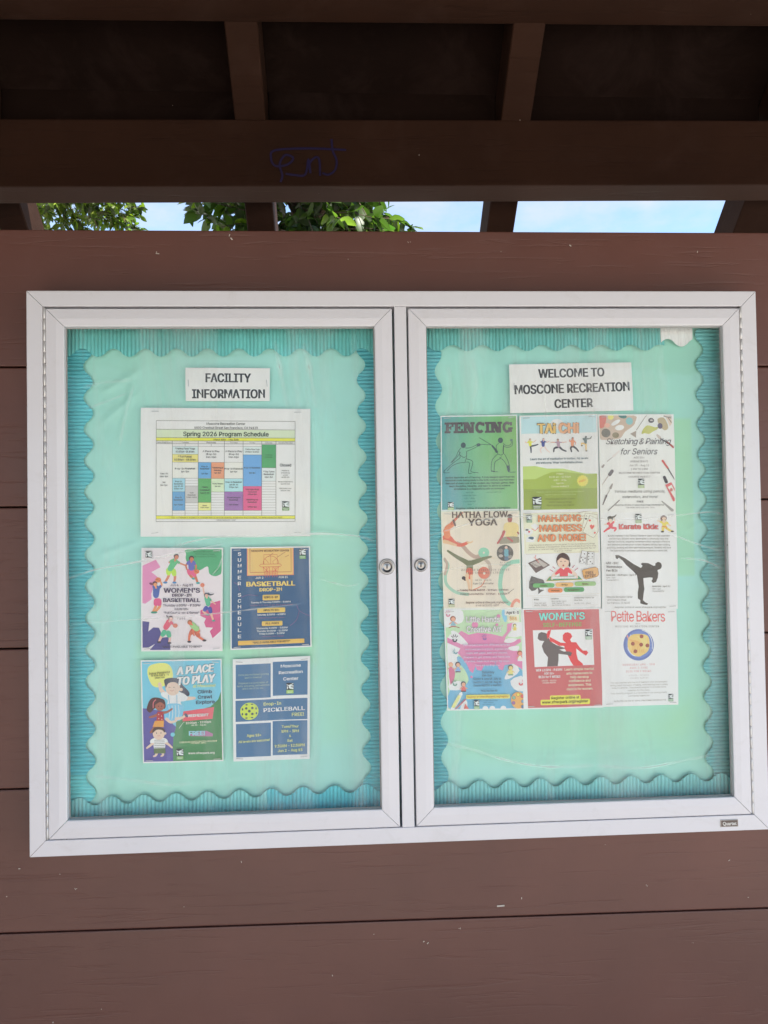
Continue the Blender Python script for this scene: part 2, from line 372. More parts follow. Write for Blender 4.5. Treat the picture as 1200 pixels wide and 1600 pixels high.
for q in range(0):
    x = rr.uniform(-.05, .55); z = rr.uniform(.985, 1.03); a = rr.uniform(-.5, .5)
    strand([(x, z), (x + .025, z + .004 * a + .004), (x + .055, z + .012 * a)], .00022)
strand([(.155, .905), (.168, .9055)], .0013)
link('cobweb_bits', mesh_from(V, Fc), M_COB, shelter)['kind'] = 'stuff'

# ------------------------------------------------------------------ display case
CZ = 1.5; FY = -.057
case = empty('display_case', (0, 0, CZ))
tag(case, 'wide two door aluminium notice case with clear panes on the brown plank wall', 'display case')
HW, HH = .6095, .4566
def mitred(parent, name, x0, x1, z0, z1, prof, m, gap=.00045):
    """four mitred rails round a rectangle; prof = [(inset, y), ...]; rail meshes are in parent space (z relative to CZ)"""
    for s in range(4):
        vs = []
        for end in (0, 1):
            for d, y in prof:
                g_ = d + gap
                if s == 0: p = (x0 + g_ if end == 0 else x1 - g_, y, z1 - d)
                elif s == 1: p = (x0 + g_ if end == 0 else x1 - g_, y, z0 + d)
                elif s == 2: p = (x0 + d, y, z0 + g_ if end == 0 else z1 - g_)
                else: p = (x1 - d, y, z0 + g_ if end == 0 else z1 - g_)
                vs.append(p)
        K = len(prof); fs = []
        for i in range(K):
            j = (i + 1) % K
            fs.append((i, j, K + j, K + i))
        fs.append(tuple(range(K))); fs.append(tuple(range(2 * K - 1, K - 1, -1)))
        me = mesh_from(vs, fs)
        bm = bmesh.new(); bm.from_mesh(me); bmesh.ops.recalc_face_normals(bm, faces=bm.faces); bm.to_mesh(me); bm.free()
        link(name, me, m, parent)
fw = .0258
mitred(case, 'frame_rail', -HW, HW, -HH, HH, [(0, -.001), (0, FY + .0012), (.0004, FY + .0003), (.0014, FY), (fw - .0012, FY), (fw - .0003, FY + .0003), (fw, FY + .0012), (fw, -.004), (fw - .001, -.001)], M_ALU)
link('mullion', box_mesh(-.0105, .0095, FY + .0002, -.004, -HH + fw + .0003, HH - fw - .0003, .0008), M_ALU, case)
link('back_panel', box_mesh(-HW + fw, HW - fw, -.0125, -.005, -HH + fw, HH - fw), M_LINER, case)
# black inner channel seen in the gap round the doors
for a in ((-.5835, -.5798), (-.0141, -.0108), (.0098, .0122), (.5802, .5835)):
    pass
def door(x0, x1, hinge_side):
    d = empty('door', (0, 0, 0), case)
    z0, z1 = -.4295, .4272
    prof = [(0, FY + .019), (0, FY + .0010), (.0003, FY + .0002), (.0012, FY - .0004), (.017, FY - .0011), (.0278, FY - .0004), (.0292, FY + .0002), (.0295, FY + .0012), (.0295, FY + .0075), (.0255, FY + .0078), (.0255, FY + .019)]
    mitred(d, 'door_rail', x0, x1, z0, z1, prof, M_ALU)
    # pane gasket and pane
    link('pane', box_mesh(x0 + .0262, x1 - .0262, FY + .0088, FY + .0113, z0 + .0262, z1 - .0262), M_GLASS, d)
    gk = .0315
    for (a, b_, c_, e_) in ((x0 + .0295, x0 + gk, z0 + .0295, z1 - .0295), (x1 - gk, x1 - .0295, z0 + .0295, z1 - .0295), (x0 + gk, x1 - gk, z1 - gk, z1 - .0295), (x0 + gk, x1 - gk, z0 + .0295, z0 + gk)):
        link('gasket', box_mesh(a, b_, FY + .0078, FY + .0087, c_, e_), M_LINER, d)
    return d
doorL = door(-.5790, -.0145, -1)
doorR = door(.0125, .5795, 1)

# glare streaks of the panes, painted as pale strips just behind them
GLARE_STREAKS = [
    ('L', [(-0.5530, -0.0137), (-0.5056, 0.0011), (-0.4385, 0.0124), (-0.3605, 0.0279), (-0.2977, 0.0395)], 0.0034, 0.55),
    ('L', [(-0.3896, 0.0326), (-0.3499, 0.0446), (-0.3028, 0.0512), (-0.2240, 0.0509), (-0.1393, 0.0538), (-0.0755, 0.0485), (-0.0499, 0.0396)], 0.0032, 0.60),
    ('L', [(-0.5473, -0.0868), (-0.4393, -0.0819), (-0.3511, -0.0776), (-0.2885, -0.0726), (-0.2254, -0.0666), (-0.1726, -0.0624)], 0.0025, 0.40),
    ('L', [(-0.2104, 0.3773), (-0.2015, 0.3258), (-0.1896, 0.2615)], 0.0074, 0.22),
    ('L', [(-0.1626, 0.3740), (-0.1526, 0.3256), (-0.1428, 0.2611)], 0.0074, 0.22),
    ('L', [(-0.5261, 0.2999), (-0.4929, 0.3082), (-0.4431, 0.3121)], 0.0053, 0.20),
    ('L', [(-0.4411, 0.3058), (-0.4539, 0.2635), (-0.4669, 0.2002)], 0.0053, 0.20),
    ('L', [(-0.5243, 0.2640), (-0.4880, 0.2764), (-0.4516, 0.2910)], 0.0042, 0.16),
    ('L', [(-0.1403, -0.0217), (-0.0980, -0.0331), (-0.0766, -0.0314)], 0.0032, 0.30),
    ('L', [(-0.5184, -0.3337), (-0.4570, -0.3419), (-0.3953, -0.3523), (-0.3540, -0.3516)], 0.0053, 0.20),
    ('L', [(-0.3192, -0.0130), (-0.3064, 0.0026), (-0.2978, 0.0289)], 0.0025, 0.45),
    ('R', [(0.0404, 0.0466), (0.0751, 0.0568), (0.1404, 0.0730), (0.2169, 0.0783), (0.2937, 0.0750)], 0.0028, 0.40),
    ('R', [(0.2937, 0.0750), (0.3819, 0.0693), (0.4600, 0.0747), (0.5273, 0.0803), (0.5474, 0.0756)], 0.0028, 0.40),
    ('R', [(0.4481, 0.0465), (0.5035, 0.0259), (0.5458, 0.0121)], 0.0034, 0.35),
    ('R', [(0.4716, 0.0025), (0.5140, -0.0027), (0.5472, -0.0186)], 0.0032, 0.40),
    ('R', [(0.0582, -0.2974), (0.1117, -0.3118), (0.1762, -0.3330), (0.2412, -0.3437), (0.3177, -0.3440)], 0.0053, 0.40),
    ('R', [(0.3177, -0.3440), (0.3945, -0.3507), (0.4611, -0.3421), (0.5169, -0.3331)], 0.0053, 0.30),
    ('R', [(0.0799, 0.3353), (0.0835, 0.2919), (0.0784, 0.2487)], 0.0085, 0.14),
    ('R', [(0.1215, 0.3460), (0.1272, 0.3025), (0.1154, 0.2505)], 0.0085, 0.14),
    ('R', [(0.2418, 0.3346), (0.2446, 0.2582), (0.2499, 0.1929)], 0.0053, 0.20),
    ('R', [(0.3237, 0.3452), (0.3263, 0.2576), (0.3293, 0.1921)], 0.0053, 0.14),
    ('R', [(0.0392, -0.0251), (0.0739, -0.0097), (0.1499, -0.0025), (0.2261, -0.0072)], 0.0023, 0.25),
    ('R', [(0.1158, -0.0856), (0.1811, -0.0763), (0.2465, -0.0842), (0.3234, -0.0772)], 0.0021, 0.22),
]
for sd_, pts, w, al in GLARE_STREAKS:
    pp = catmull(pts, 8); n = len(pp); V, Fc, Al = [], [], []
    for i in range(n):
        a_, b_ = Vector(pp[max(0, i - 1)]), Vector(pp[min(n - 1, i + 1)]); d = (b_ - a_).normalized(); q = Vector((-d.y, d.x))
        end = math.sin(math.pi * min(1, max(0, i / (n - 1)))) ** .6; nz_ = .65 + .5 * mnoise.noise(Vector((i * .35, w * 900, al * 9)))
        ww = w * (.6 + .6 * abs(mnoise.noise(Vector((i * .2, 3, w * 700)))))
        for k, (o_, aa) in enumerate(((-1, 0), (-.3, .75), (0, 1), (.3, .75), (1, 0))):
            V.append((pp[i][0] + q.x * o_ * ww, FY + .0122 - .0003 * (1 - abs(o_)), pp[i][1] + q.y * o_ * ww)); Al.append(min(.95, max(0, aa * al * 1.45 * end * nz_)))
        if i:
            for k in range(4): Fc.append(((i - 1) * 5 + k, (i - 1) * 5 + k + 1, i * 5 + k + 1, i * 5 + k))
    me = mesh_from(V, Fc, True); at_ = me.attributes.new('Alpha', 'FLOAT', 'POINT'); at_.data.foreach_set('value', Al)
    link('glare_streak', me, M_GLARE, doorL if sd_ == 'L' else doorR)

def lathe(prof, seg=40):
    vs, fs = [], []
    for i in range(seg):
        a = 2 * math.pi * i / seg
        for r, h in prof: vs.append((r * math.cos(a), -h, r * math.sin(a)))
    K = len(prof)
    for i in range(seg):
        j = (i + 1) % seg
        for k in range(K - 1): fs.append((i * K + k, i * K + k + 1, j * K + k + 1, j * K + k))
    me = mesh_from(vs, fs)
    bm = bmesh.new(); bm.from_mesh(me); bmesh.ops.remove_doubles(bm, verts=bm.verts, dist=1e-6); bmesh.ops.recalc_face_normals(bm, faces=bm.faces); bm.to_mesh(me); bm.free()
    return me
def lock(parent, x, z, big):
    if big: prof = [(.0001, .0012), (.0052, .0014), (.0060, .0008), (.0064, .0016), (.0092, .0036), (.0099, .0036), (.0102, .0026), (.0106, .0016), (.0113, .0022), (.0128, .0018), (.0134, 0), (.0134, -.001)]
    else: prof = [(.0001, .0022), (.0050, .0024), (.0058, .0016), (.0062, .0026), (.0088, .0044), (.0096, .0042), (.0106, .0026), (.0112, .0010), (.0113, -.001)]
    me = lathe(prof); me.polygons.foreach_set('use_smooth', [True] * len(me.polygons))
    o = link('lock', me, M_STEEL, parent, (x, FY - .0012, z))
    # keyway: dark slot in the plug (joined into the same lock mesh)
    h = .0016 if big else .0026
    bm = bmesh.new(); bm.from_mesh(me)
    def slot(w, hh, yy, mi):
        q = [bm.verts.new(p) for p in ((-w, -yy, -hh), (w, -yy, -hh), (w, -yy, hh), (-w, -yy, hh))]
        f = bm.faces.new(q); f.material_index = mi
    slot(.0010, .0032, h, 1); bm.to_mesh(me); bm.free(); me.materials.append(M_DARK)
    return o
lock(doorL, -.0293, -.0022, True)
lock(doorR, .0268, -.0006, False)

# piano hinges
kn = bmesh.new(); bmesh.ops.create_cone(kn, cap_ends=True, segments=12, radius1=.0020, radius2=.0020, depth=.0181)
bmesh.ops.bevel(kn, geom=[e for e in kn.edges if abs(e.verts[0].co.z - e.verts[1].co.z) < 1e-5], offset=.0002, segments=1, affect='EDGES')
knm = bpy.data.meshes.new('knuckle'); kn.to_mesh(knm); kn.free(); knm.materials.append(M_HINGE)
knm.polygons.foreach_set('use_smooth', [len(p.vertices) == 4 for p in knm.polygons])
for sx_, x in ((-1, -.5812), (1, .5818)):
    hg = link('hinge', box_mesh(x - .0012, x + .0012, FY + .0030, FY + .018, -.4295, .4290), M_HINGE, case)
    nk = 47; st = .858 / nk
    for i in range(nk):
        k = bpy.data.objects.new('knuckle', knm); COL.objects.link(k); k.parent = hg
        k.location = (x, FY + .0010, -.4290 + st * (i + .5))

# ------------------------------------------------------------------ backing papers
PY = FY + .0405            # paper plane (world y)
def backing(x0, x1, label, side):
    z0, z1 = CZ - .418, CZ + .415
    nx, nz = 150, 240
    base = lin((158, 214, 205), 1.2)
    vs, cs, fs = [], [], []
    def ridge(px, pz, ax, az, bx, bz, w):
        dx, dz = bx - ax, bz - az; L2 = dx * dx + dz * dz
        t = max(0, min(1, ((px - ax) * dx + (pz - az) * dz) / L2))
        qx, qz = ax + t * dx, az + t * dz
        d = math.hypot(px - qx, pz - qz)
        return math.exp(-(d / w) ** 2) * math.sin(math.pi * min(1, max(0, t * .96 + .02))) ** .5
    for j in range(nz + 1):
        for i in range(nx + 1):
            x = x0 + (x1 - x0) * i / nx; z = z0 + (z1 - z0) * j / nz
            P = Vector((x * 4 + side * 9, z * 4, 0))
            h = .0012 * mnoise.noise(P) + .0008 * mnoise.noise(P * 2.7) + .00035 * abs(mnoise.noise(Vector((x * 30, z * 9, 4)))) 
            hw = .0
            if side == 0:
                for r in ((-.205, 1.87, -.172, 1.72, .006, .0018), (-.172, 1.86, -.145, 1.70, .005, .0014), (-.50, 1.80, -.44, 1.835, .006, .0016), (-.51, 1.74, -.44, 1.80, .006, .0014), (-.452, 1.82, -.475, 1.72, .005, .0012),
                          (-.53, 1.15, -.40, 1.135, .014, .0022), (-.40, 1.135, -.20, 1.150, .012, .0016), (-.47, 1.19, -.49, 1.12, .009, .0012), (-.16, 1.56, -.08, 1.545, .006, .0014), (-.52, 1.52, -.44, 1.545, .006, .0014)):
                    hw += r[5] * ridge(x, z, *r[:5])
            else:
                for r in ((.09, 1.86, .10, 1.76, .008, .0014), (.12, 1.85, .13, 1.74, .008, .0014), (.16, 1.84, .15, 1.72, .01, .0012), (.08, 1.195, .20, 1.165, .009, .0022), (.20, 1.165, .34, 1.165, .010, .0018),
                          (.34, 1.165, .52, 1.185, .010, .0016), (.50, 1.55, .535, 1.565, .006, .0014), (.49, 1.35, .53, 1.36, .006, .001)):
                    hw += r[5] * ridge(x, z, *r[:5])
            vs.append((x, PY + .0020 - h - hw * 1.25, z))
            # fading of the paper: greener where sheets hung before, paler and bluer where it was exposed
            v = 1 + .07 * mnoise.noise(P * .8 + Vector((3, 1, 0))) + .06 * mnoise.noise(Vector((x * 26, z * 2.5, side * 7))) + .03 * mnoise.noise(P * 3)
            gmix = .5 + .5 * mnoise.noise(P * .7 + Vector((11, 5, 0)))
            gmix = max(0, gmix - .35) * .7
            def inside(a, b_, c_, d_, s=.004):
                return 1 / (1 + math.exp(-max(-40, min(40, min(x - a, b_ - x, z - c_, d_ - z) / s * 2))))
            if side == 0: pat = .55 * inside(-.45, -.15, 1.335, 1.375, .006) + .35 * inside(-.14, -.09, 1.2, 1.5, .012)
            else: pat = .85 * inside(.470, .512, 1.47, 1.745, .0018) + .8 * inside(.09, .50, 1.165, 1.25, .03) + .3 * inside(.46, .53, 1.2, 1.45, .02)
            gmix = min(1, gmix + pat * .75)
            bl = max(0, mnoise.noise(P * .5 + Vector((2, 8, 0)))) * .5
            r_, g_, b__ = base[0] * v, base[1] * v, base[2] * v
            gr_ = lin((158, 212, 172), 1.2)
            r_ = r_ * (1 - gmix) + gr_[0] * gmix; g_ = g_ * (1 - gmix) + gr_[1] * gmix; b__ = b__ * (1 - gmix) + gr_[2] * gmix
            b__ *= 1 + .12 * bl; r_ *= 1 - .06 * bl
            cs.append((r_, g_, b__, 1))
    for j in range(nz):
        for i in range(nx):
            a = j * (nx + 1) + i; fs.append((a, a + 1, a + nx + 2, a + nx + 1))
    cx, cz = (x0 + x1) / 2, (z0 + z1) / 2
    me = mesh_from([(a - cx, b_ - PY, c_ - cz) for a, b_, c_ in vs], fs, True); set_col(me, cs)
    o = link('backing_paper', me, M_MINT, None, (cx, PY, cz))
    return tag(o, label, 'backing paper', 'mint backing papers in the notice case')
backing(-.570, -.0225, 'wrinkled mint green backing paper behind the left door of the case', 0)
backing(.0185, .573, 'wrinkled mint green backing paper behind the right door of the case', 1)

# ------------------------------------------------------------------ corrugated scalloped borders
def border(name, label, a, b, inner, period, phase, amp, depth, y, top_green=.0, colour=(84, 164, 168), seed=0, cat='border strip', group='teal scalloped border strips in the notice case', bow=0.0, fade=(), ribd=.0030):
    """strip whose scalloped edge runs from a to b (world x, z), inner = unit vector pointing from the edge outwards (to the frame)"""
    a = Vector(a); b = Vector(b); t = (b - a); Ln = t.length; t /= Ln; nrm = Vector(inner)
    rib = .0062; n_ = int(Ln / rib * 6); rows = 7
    vs, cs, fs = [], [], []
    c0 = lin(colour, 1.62); rnd = random.Random(seed)
    for i in range(n_ + 1):
        s = Ln * i / n_
        e = amp * math.cos(2 * math.pi * (s - phase) / period)          # >0: lobe sticks inwards
        e = amp * (math.copysign(abs(e / amp) ** .85, e))
        ph = (s / rib) + .35 * mnoise.noise(Vector((s * 30, seed, 0)))
        fr = ph % 1.0
        prof = abs(math.sin(math.pi * fr)) ** .6                       # round flutes with sharp valleys
        for j in range(rows):
            v = j / (rows - 1)
            d = -e * (1 - v) + depth * v
            wob = .22 * mnoise.noise(Vector((s * 60, d * 45, seed + 5)))
            p = a + t * s + nrm * d + t * (wob * rib * .5)
            lift = .0007 * mnoise.noise(Vector((s * 14, v * 2, seed))) + bow * (1 - v) * (.5 + .5 * math.sin(s * 21 + seed))
            vs.append((p.x, y - ribd * prof - lift, p.y))
            k = (1.1 - .50 * min(1, ribd / .003) * (1 - prof ** .7)) * (.96 + .10 * mnoise.noise(Vector((ph // 1 * 3.7, seed, 1)))) * (.97 + .14 * mnoise.noise(Vector((s * 7, v * 1.5, seed + 3))) + .05 * rnd.uniform(-1, 1))  # flute valleys darkened in the colour, shading painted along the ribs
            gz = (p.y - 1.8) if top_green else 0
            gg = top_green * max(0, min(1, v * 1.25))
            r_, g_, bb = c0[0] * k, c0[1] * k, c0[2] * k
            for (f0, f1, kk) in fade:
                if f0 < s < f1: r_ *= kk[0]; g_ *= kk[1]; bb *= kk[2]
            r_ = r_ * (1 - gg) + .085 * gg; g_ = g_ * (1 - gg) + .24 * gg; bb = bb * (1 - gg) + .17 * gg
            cs.append((r_, g_, bb, 1))
    for i in range(n_):
        for j in range(rows - 1):
            q = i * rows + j; fs.append((q, q + 1, q + rows + 1, q + rows))
    c = (a + b) / 2
    me = mesh_from([(p[0] - c.x, p[1] - y, p[2] - c.y) for p in vs], fs, True); set_col(me, cs)
    sol = bmesh.new(); sol.from_mesh(me)
    bmesh.ops.recalc_face_normals(sol, faces=sol.faces); sol.to_mesh(me); sol.free()
    o = link(name, me, M_TEAL, None, (c.x, y, c.y))
    return tag(o, label, cat, group)
yb, yt = PY - .0012, PY - .0046
G = 'teal scalloped border strips in the notice case'
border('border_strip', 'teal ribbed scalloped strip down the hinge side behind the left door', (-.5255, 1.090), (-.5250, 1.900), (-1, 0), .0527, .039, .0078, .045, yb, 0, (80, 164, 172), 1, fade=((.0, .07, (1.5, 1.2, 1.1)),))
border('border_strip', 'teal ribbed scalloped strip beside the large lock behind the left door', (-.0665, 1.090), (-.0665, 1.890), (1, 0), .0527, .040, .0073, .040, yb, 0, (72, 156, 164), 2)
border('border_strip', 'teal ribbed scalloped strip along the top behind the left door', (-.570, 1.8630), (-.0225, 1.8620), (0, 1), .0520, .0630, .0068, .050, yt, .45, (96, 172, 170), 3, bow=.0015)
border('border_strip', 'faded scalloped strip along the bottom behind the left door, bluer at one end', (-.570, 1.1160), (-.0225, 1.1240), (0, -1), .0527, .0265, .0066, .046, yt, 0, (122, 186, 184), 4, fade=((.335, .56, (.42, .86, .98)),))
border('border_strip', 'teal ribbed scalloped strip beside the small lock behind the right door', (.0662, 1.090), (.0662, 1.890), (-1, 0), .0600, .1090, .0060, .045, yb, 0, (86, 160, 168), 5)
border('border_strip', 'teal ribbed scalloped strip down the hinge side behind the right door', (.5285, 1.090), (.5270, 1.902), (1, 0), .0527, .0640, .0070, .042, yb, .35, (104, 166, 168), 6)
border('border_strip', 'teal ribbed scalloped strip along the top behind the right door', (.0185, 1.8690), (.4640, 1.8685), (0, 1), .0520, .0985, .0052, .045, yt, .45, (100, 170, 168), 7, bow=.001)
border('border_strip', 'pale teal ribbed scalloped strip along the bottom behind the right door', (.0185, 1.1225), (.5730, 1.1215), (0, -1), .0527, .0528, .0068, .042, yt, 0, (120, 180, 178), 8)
o = border('border_strip', 'short white scalloped scrap of border at the top right corner of the case', (.4562, 1.8760), (.5134, 1.8770), (0, 1), .0500, .0370, .0068, .040, yt - .0025, 0, (252, 250, 246), 9, ribd=.0005, group='teal scalloped border strips in the notice case', bow=.003)
del o['group']

# ------------------------------------------------------------------ printed sheets on the backing paper
QUADS = {
    'facility': [(-0.3629, 1.8374), (-0.2210, 1.8359), (-0.3629, 1.7809), (-0.2222, 1.7800)],
    'schedule': [(-0.4375, 1.7701), (-0.1536, 1.7660), (-0.4395, 1.5535), (-0.1566, 1.5495)],
    'womens': [(-0.4386, 1.5348), (-0.3033, 1.5325), (-0.4403, 1.3620), (-0.3061, 1.3593)],
    'summer': [(-0.2908, 1.5333), (-0.1573, 1.5327), (-0.2927, 1.3606), (-0.1569, 1.3627)],
    'play': [(-0.4416, 1.3471), (-0.3077, 1.3465), (-0.4392, 1.1764), (-0.3066, 1.1757)],
    'pickle': [(-0.2892, 1.3449), (-0.1596, 1.3477), (-0.2900, 1.1744), (-0.1629, 1.1749)],
    'welcome': [(0.1889, 1.8404), (0.4039, 1.8432), (0.1893, 1.7560), (0.4060, 1.7593)],
    'fencing': [(0.0687, 1.7525), (0.2014, 1.7533), (0.0666, 1.5889), (0.2011, 1.5889)],
    'taichi': [(0.2054, 1.7515), (0.3424, 1.7535), (0.2044, 1.5866), (0.3413, 1.5868)],
    'sketch': [(0.3435, 1.7531), (0.4774, 1.7521), (0.3434, 1.5815), (0.4772, 1.5801)],
    'hatha': [(0.0664, 1.5886), (0.2026, 1.5883), (0.0680, 1.4216), (0.2023, 1.4200)],
    'mahjong': [(0.2042, 1.5872), (0.3413, 1.5874), (0.2056, 1.4198), (0.3415, 1.4186)],
    'karate': [(0.3434, 1.5824), (0.4777, 1.5804), (0.3432, 1.4158), (0.4766, 1.4132)],
    'hands': [(0.0682, 1.4222), (0.2029, 1.4204), (0.0714, 1.2492), (0.2040, 1.2474)],
    'defense': [(0.2037, 1.4193), (0.3421, 1.4180), (0.2039, 1.2474), (0.3417, 1.2468)],
    'bakers': [(0.3420, 1.4164), (0.4743, 1.4130), (0.3411, 1.2479), (0.4737, 1.2481)],
}

staple_me = box_mesh(-.0058, .0058, -.0006, .0002, -.00042, .00042); staple_me.materials.append(M_STAPLE)
staple_v = box_mesh(-.00042, .00042, -.0006, .0002, -.0058, .0058); staple_v.materials.append(M_STAPLE)
INKK = 1.36
FONT = None
try:                                     # a plain grotesque that ships with Blender; its built-in face is used when missing
    import os
    for base_ in (bpy.utils.system_resource('DATAFILES'), bpy.utils.resource_path('LOCAL') + '/datafiles'):
        fp = os.path.join(base_, 'fonts', 'Inter.woff2')
        if os.path.isfile(fp): FONT = bpy.data.fonts.load(fp); break
except Exception:
    FONT = None
class Sheet:
    def __init__(s, key, label, cat, rect, paper=(226, 222, 214), y=0.0, tilt=(0, 0), group=None, staples='tltrblbr', border=None):
        s.q = [Vector(p) for p in QUADS[key]]; s.c = sum(s.q, Vector((0, 0))) / 4
        s.rect = rect; s.y = PY - .0056 - y; s.tilt = tilt; s.label = label; s.cat = cat; s.group = group
        _r = random.Random(sum(map(ord, key))); s.curl = (_r.uniform(.0008, .0020), _r.uniform(.0003, .0008), _r.uniform(0, 6.28))
        s.k = 0; s.parts = {}; s.order = []; s.cur = None
        s.part('__sheet__'); n = 10
        x0, y0, x1, y1 = rect
        # paper with real thickness and a slight waviness of its outline
        V, F, C = s.parts['__sheet__']; rd = random.Random(len(key) * 7 + ord(key[0]))
        ring = []
        def edge(xa, ya, xb, yb):
            for i in range(n):
                t = i / n; ring.append((xa + (xb - xa) * t, ya + (yb - ya) * t))
        edge(x0, y0, x1, y0); edge(x1, y0, x1, y1); edge(x1, y1, x0, y1); edge(x0, y1, x0, y0)
        s.poly(ring, paper)
        m = len(ring); pc = lin(paper, INKK)
        base = len(V)
        for p in ring: V.append(s.P(*p, dy=.0004)); C.append(pc)
        b0 = 0
        for i in range(m): F.append((b0 + i, base + i, base + (i + 1) % m, b0 + (i + 1) % m))
        s.staples = staples
    def P(s, x, y, dy=0.0):
        x0, y0, x1, y1 = s.rect
        u = (x - x0) / (x1 - x0); v = (y - y0) / (y1 - y0)
        if s.cur == 'artwork': u = min(.986, max(.014, u)); v = min(.987, max(.013, v))
        a, b, c, d = s.q
        p = (a * (1 - u) + b * u) * (1 - v) + (c * (1 - u) + d * u) * v
        dep = s.y - .0000 + s.tilt[0] * (u - .5) + s.tilt[1] * (v - .5)
        a1, a2, ph = s.curl
        sv = math.sin(math.pi * min(1, max(0, v)))
        cl = a1 * sv * (.25 + .75 * (2 * u - 1) ** 2) + a2 * math.sin(2.2 * math.pi * u + ph) * (.35 + .65 * sv)
        return (p.x - s.c.x, dep - s.y - s.k * .00002 - cl + dy, p.y - s.c.y)
    def part(s, name):
        if name not in s.parts: s.parts[name] = ([], [], []); s.order.append(name)
        s.cur = name; return s
    def add(s, pts, tris, col):
        V, F, C = s.parts[s.cur]; n0 = len(V); c = lin(col, INKK)
        pts = [tuple(q) for q in pts]; tris = [tuple(t) for t in tris]
        lim = (s.rect[2] - s.rect[0]) * .0125 / (s.q[1] - s.q[0]).length
        if len(tris) and max(max(abs(pts[t[0]][0] - pts[t[len(t) // 2]][0]), abs(pts[t[0]][1] - pts[t[len(t) // 2]][1])) for t in tris) > lim * .7:
            st, out_, mid = [], [], {}
            for t in tris:
                for i in range(1, len(t) - 1): st.append((t[0], t[i], t[i + 1]))
            while st:
                t = st.pop(); best, bi = lim * lim, -1
                for i in range(3):
                    a_, b_ = pts[t[i]], pts[t[(i + 1) % 3]]; d_ = (a_[0] - b_[0]) ** 2 + (a_[1] - b_[1]) ** 2
                    if d_ > best * 1.0000001: best, bi = d_, i
                if bi < 0: out_.append(t); continue
                i0, i1, i2 = t[bi], t[(bi + 1) % 3], t[(bi + 2) % 3]; key = (min(i0, i1), max(i0, i1))
                if key not in mid:
                    mid[key] = len(pts); pts.append(((pts[i0][0] + pts[i1][0]) / 2, (pts[i0][1] + pts[i1][1]) / 2))
                m_ = mid[key]; st.append((i0, m_, i2)); st.append((m_, i1, i2))
            tris = out_
        V.extend(s.P(x, y) for x, y in pts); C.extend([c] * len(pts)); F.extend(tuple(i + n0 for i in t) for t in tris)
    def poly(s, pts, col, smooth=0):
        if smooth: pts = catmull(pts, smooth, True)
        s.k += 1
        tr = tessellate_polygon([[Vector((x, y, 0)) for x, y in pts]])
        s.add(pts, tr, col); return s
    def rect_(s, x0, y0, x1, y1, col): return s.poly([(x0, y0), (x1, y0), (x1, y1), (x0, y1)], col)
    def rrect(s, x0, y0, x1, y1, col, r=12):
        pts = []
        for cx, cy, a0 in ((x1 - r, y0 + r, -90), (x1 - r, y1 - r, 0), (x0 + r, y1 - r, 90), (x0 + r, y0 + r, 180)):
            for i in range(4): a = math.radians(a0 + 30 * i); pts.append((cx + r * math.cos(a), cy + r * math.sin(a)))
        return s.poly(pts, col)
    def ell(s, cx, cy, rx, ry, col, n=20, rot=0):
        c_, s_ = math.cos(math.radians(rot)), math.sin(math.radians(rot))
        pts = [(cx + rx * math.cos(2 * math.pi * i / n) * c_ - ry * math.sin(2 * math.pi * i / n) * s_, cy + rx * math.cos(2 * math.pi * i / n) * s_ + ry * math.sin(2 * math.pi * i / n) * c_) for i in range(n)]
        s.k += 1; s.add(pts, [tuple(range(n))], col); return s
    def line(s, pts, w, col, sm=0, closed=False):
        if sm: pts = catmull(pts, sm, closed)
        if closed: pts = pts + [pts[0]]
        s.k += 1; vs, fs = [], []; n = len(pts)
        for i in range(n):
            a, b = Vector(pts[max(0, i - 1)]), Vector(pts[min(n - 1, i + 1)])
            if closed and i in (0, n - 1): a, b = Vector(pts[n - 2]), Vector(pts[1])
            d = b - a; d = d.normalized() if d.length > 1e-9 else Vector((1, 0)); p = Vector(pts[i]); q = Vector((-d.y, d.x)) * w / 2
            vs += [(p.x + q.x, p.y + q.y), (p.x - q.x, p.y - q.y)]
            if i: fs.append((2 * i - 2, 2 * i - 1, 2 * i + 1, 2 * i))
        s.add(vs, fs, col); return s
    def limb(s, pts, w0, w1, col):          # tapering rounded stroke
        pts = catmull(pts, 4); s.k += 1; vs, fs = [], []; n = len(pts)
        for i in range(n):
            a, b = Vector(pts[max(0, i - 1)]), Vector(pts[min(n - 1, i + 1)])
            d = (b - a); d = d.normalized() if d.length > 1e-9 else Vector((1, 0)); p = Vector(pts[i]); w = w0 + (w1 - w0) * i / (n - 1); q = Vector((-d.y, d.x)) * w / 2
            vs += [(p.x + q.x, p.y + q.y), (p.x - q.x, p.y - q.y)]
            if i: fs.append((2 * i - 2, 2 * i - 1, 2 * i + 1, 2 * i))
        s.add(vs, fs, col)
        s.k -= 1; s.ell(pts[0][0], pts[0][1], w0 / 2, w0 / 2, col, 10); s.k -= 1; s.ell(pts[-1][0], pts[-1][1], w1 / 2, w1 / 2, col, 10)
        return s
    def text(s, body, x0, yb, x1, cap, col, bold=0.0, res=1, shear=0.0, rot=0.0, space=1.0, outline=None):
        """text whose ink spans x0..x1 with capitals `cap` tall standing on baseline yb"""
        if outline: s.text(body, x0, yb, x1, cap, outline[0], bold + outline[1], res, shear, rot, space)
        if bold > .016:
            for sg in (-1, 1):
                e = (bold - .012) * cap * 1.25 * sg
                s.text(body, x0 + e, yb, x1 + e, cap, col, .012, res, shear, rot, space)
                if outline is None and bold > .045: s.text(body, x0 + e, yb + e * .6, x1 + e, cap, col, .012, res, shear, rot, space)
            bold = .012
        cu = bpy.data.curves.new('t', 'FONT'); cu.body = body; cu.size = 1; cu.font = FONT or cu.font; cu.resolution_u = res; cu.offset = bold; cu.shear = shear; cu.space_character = space
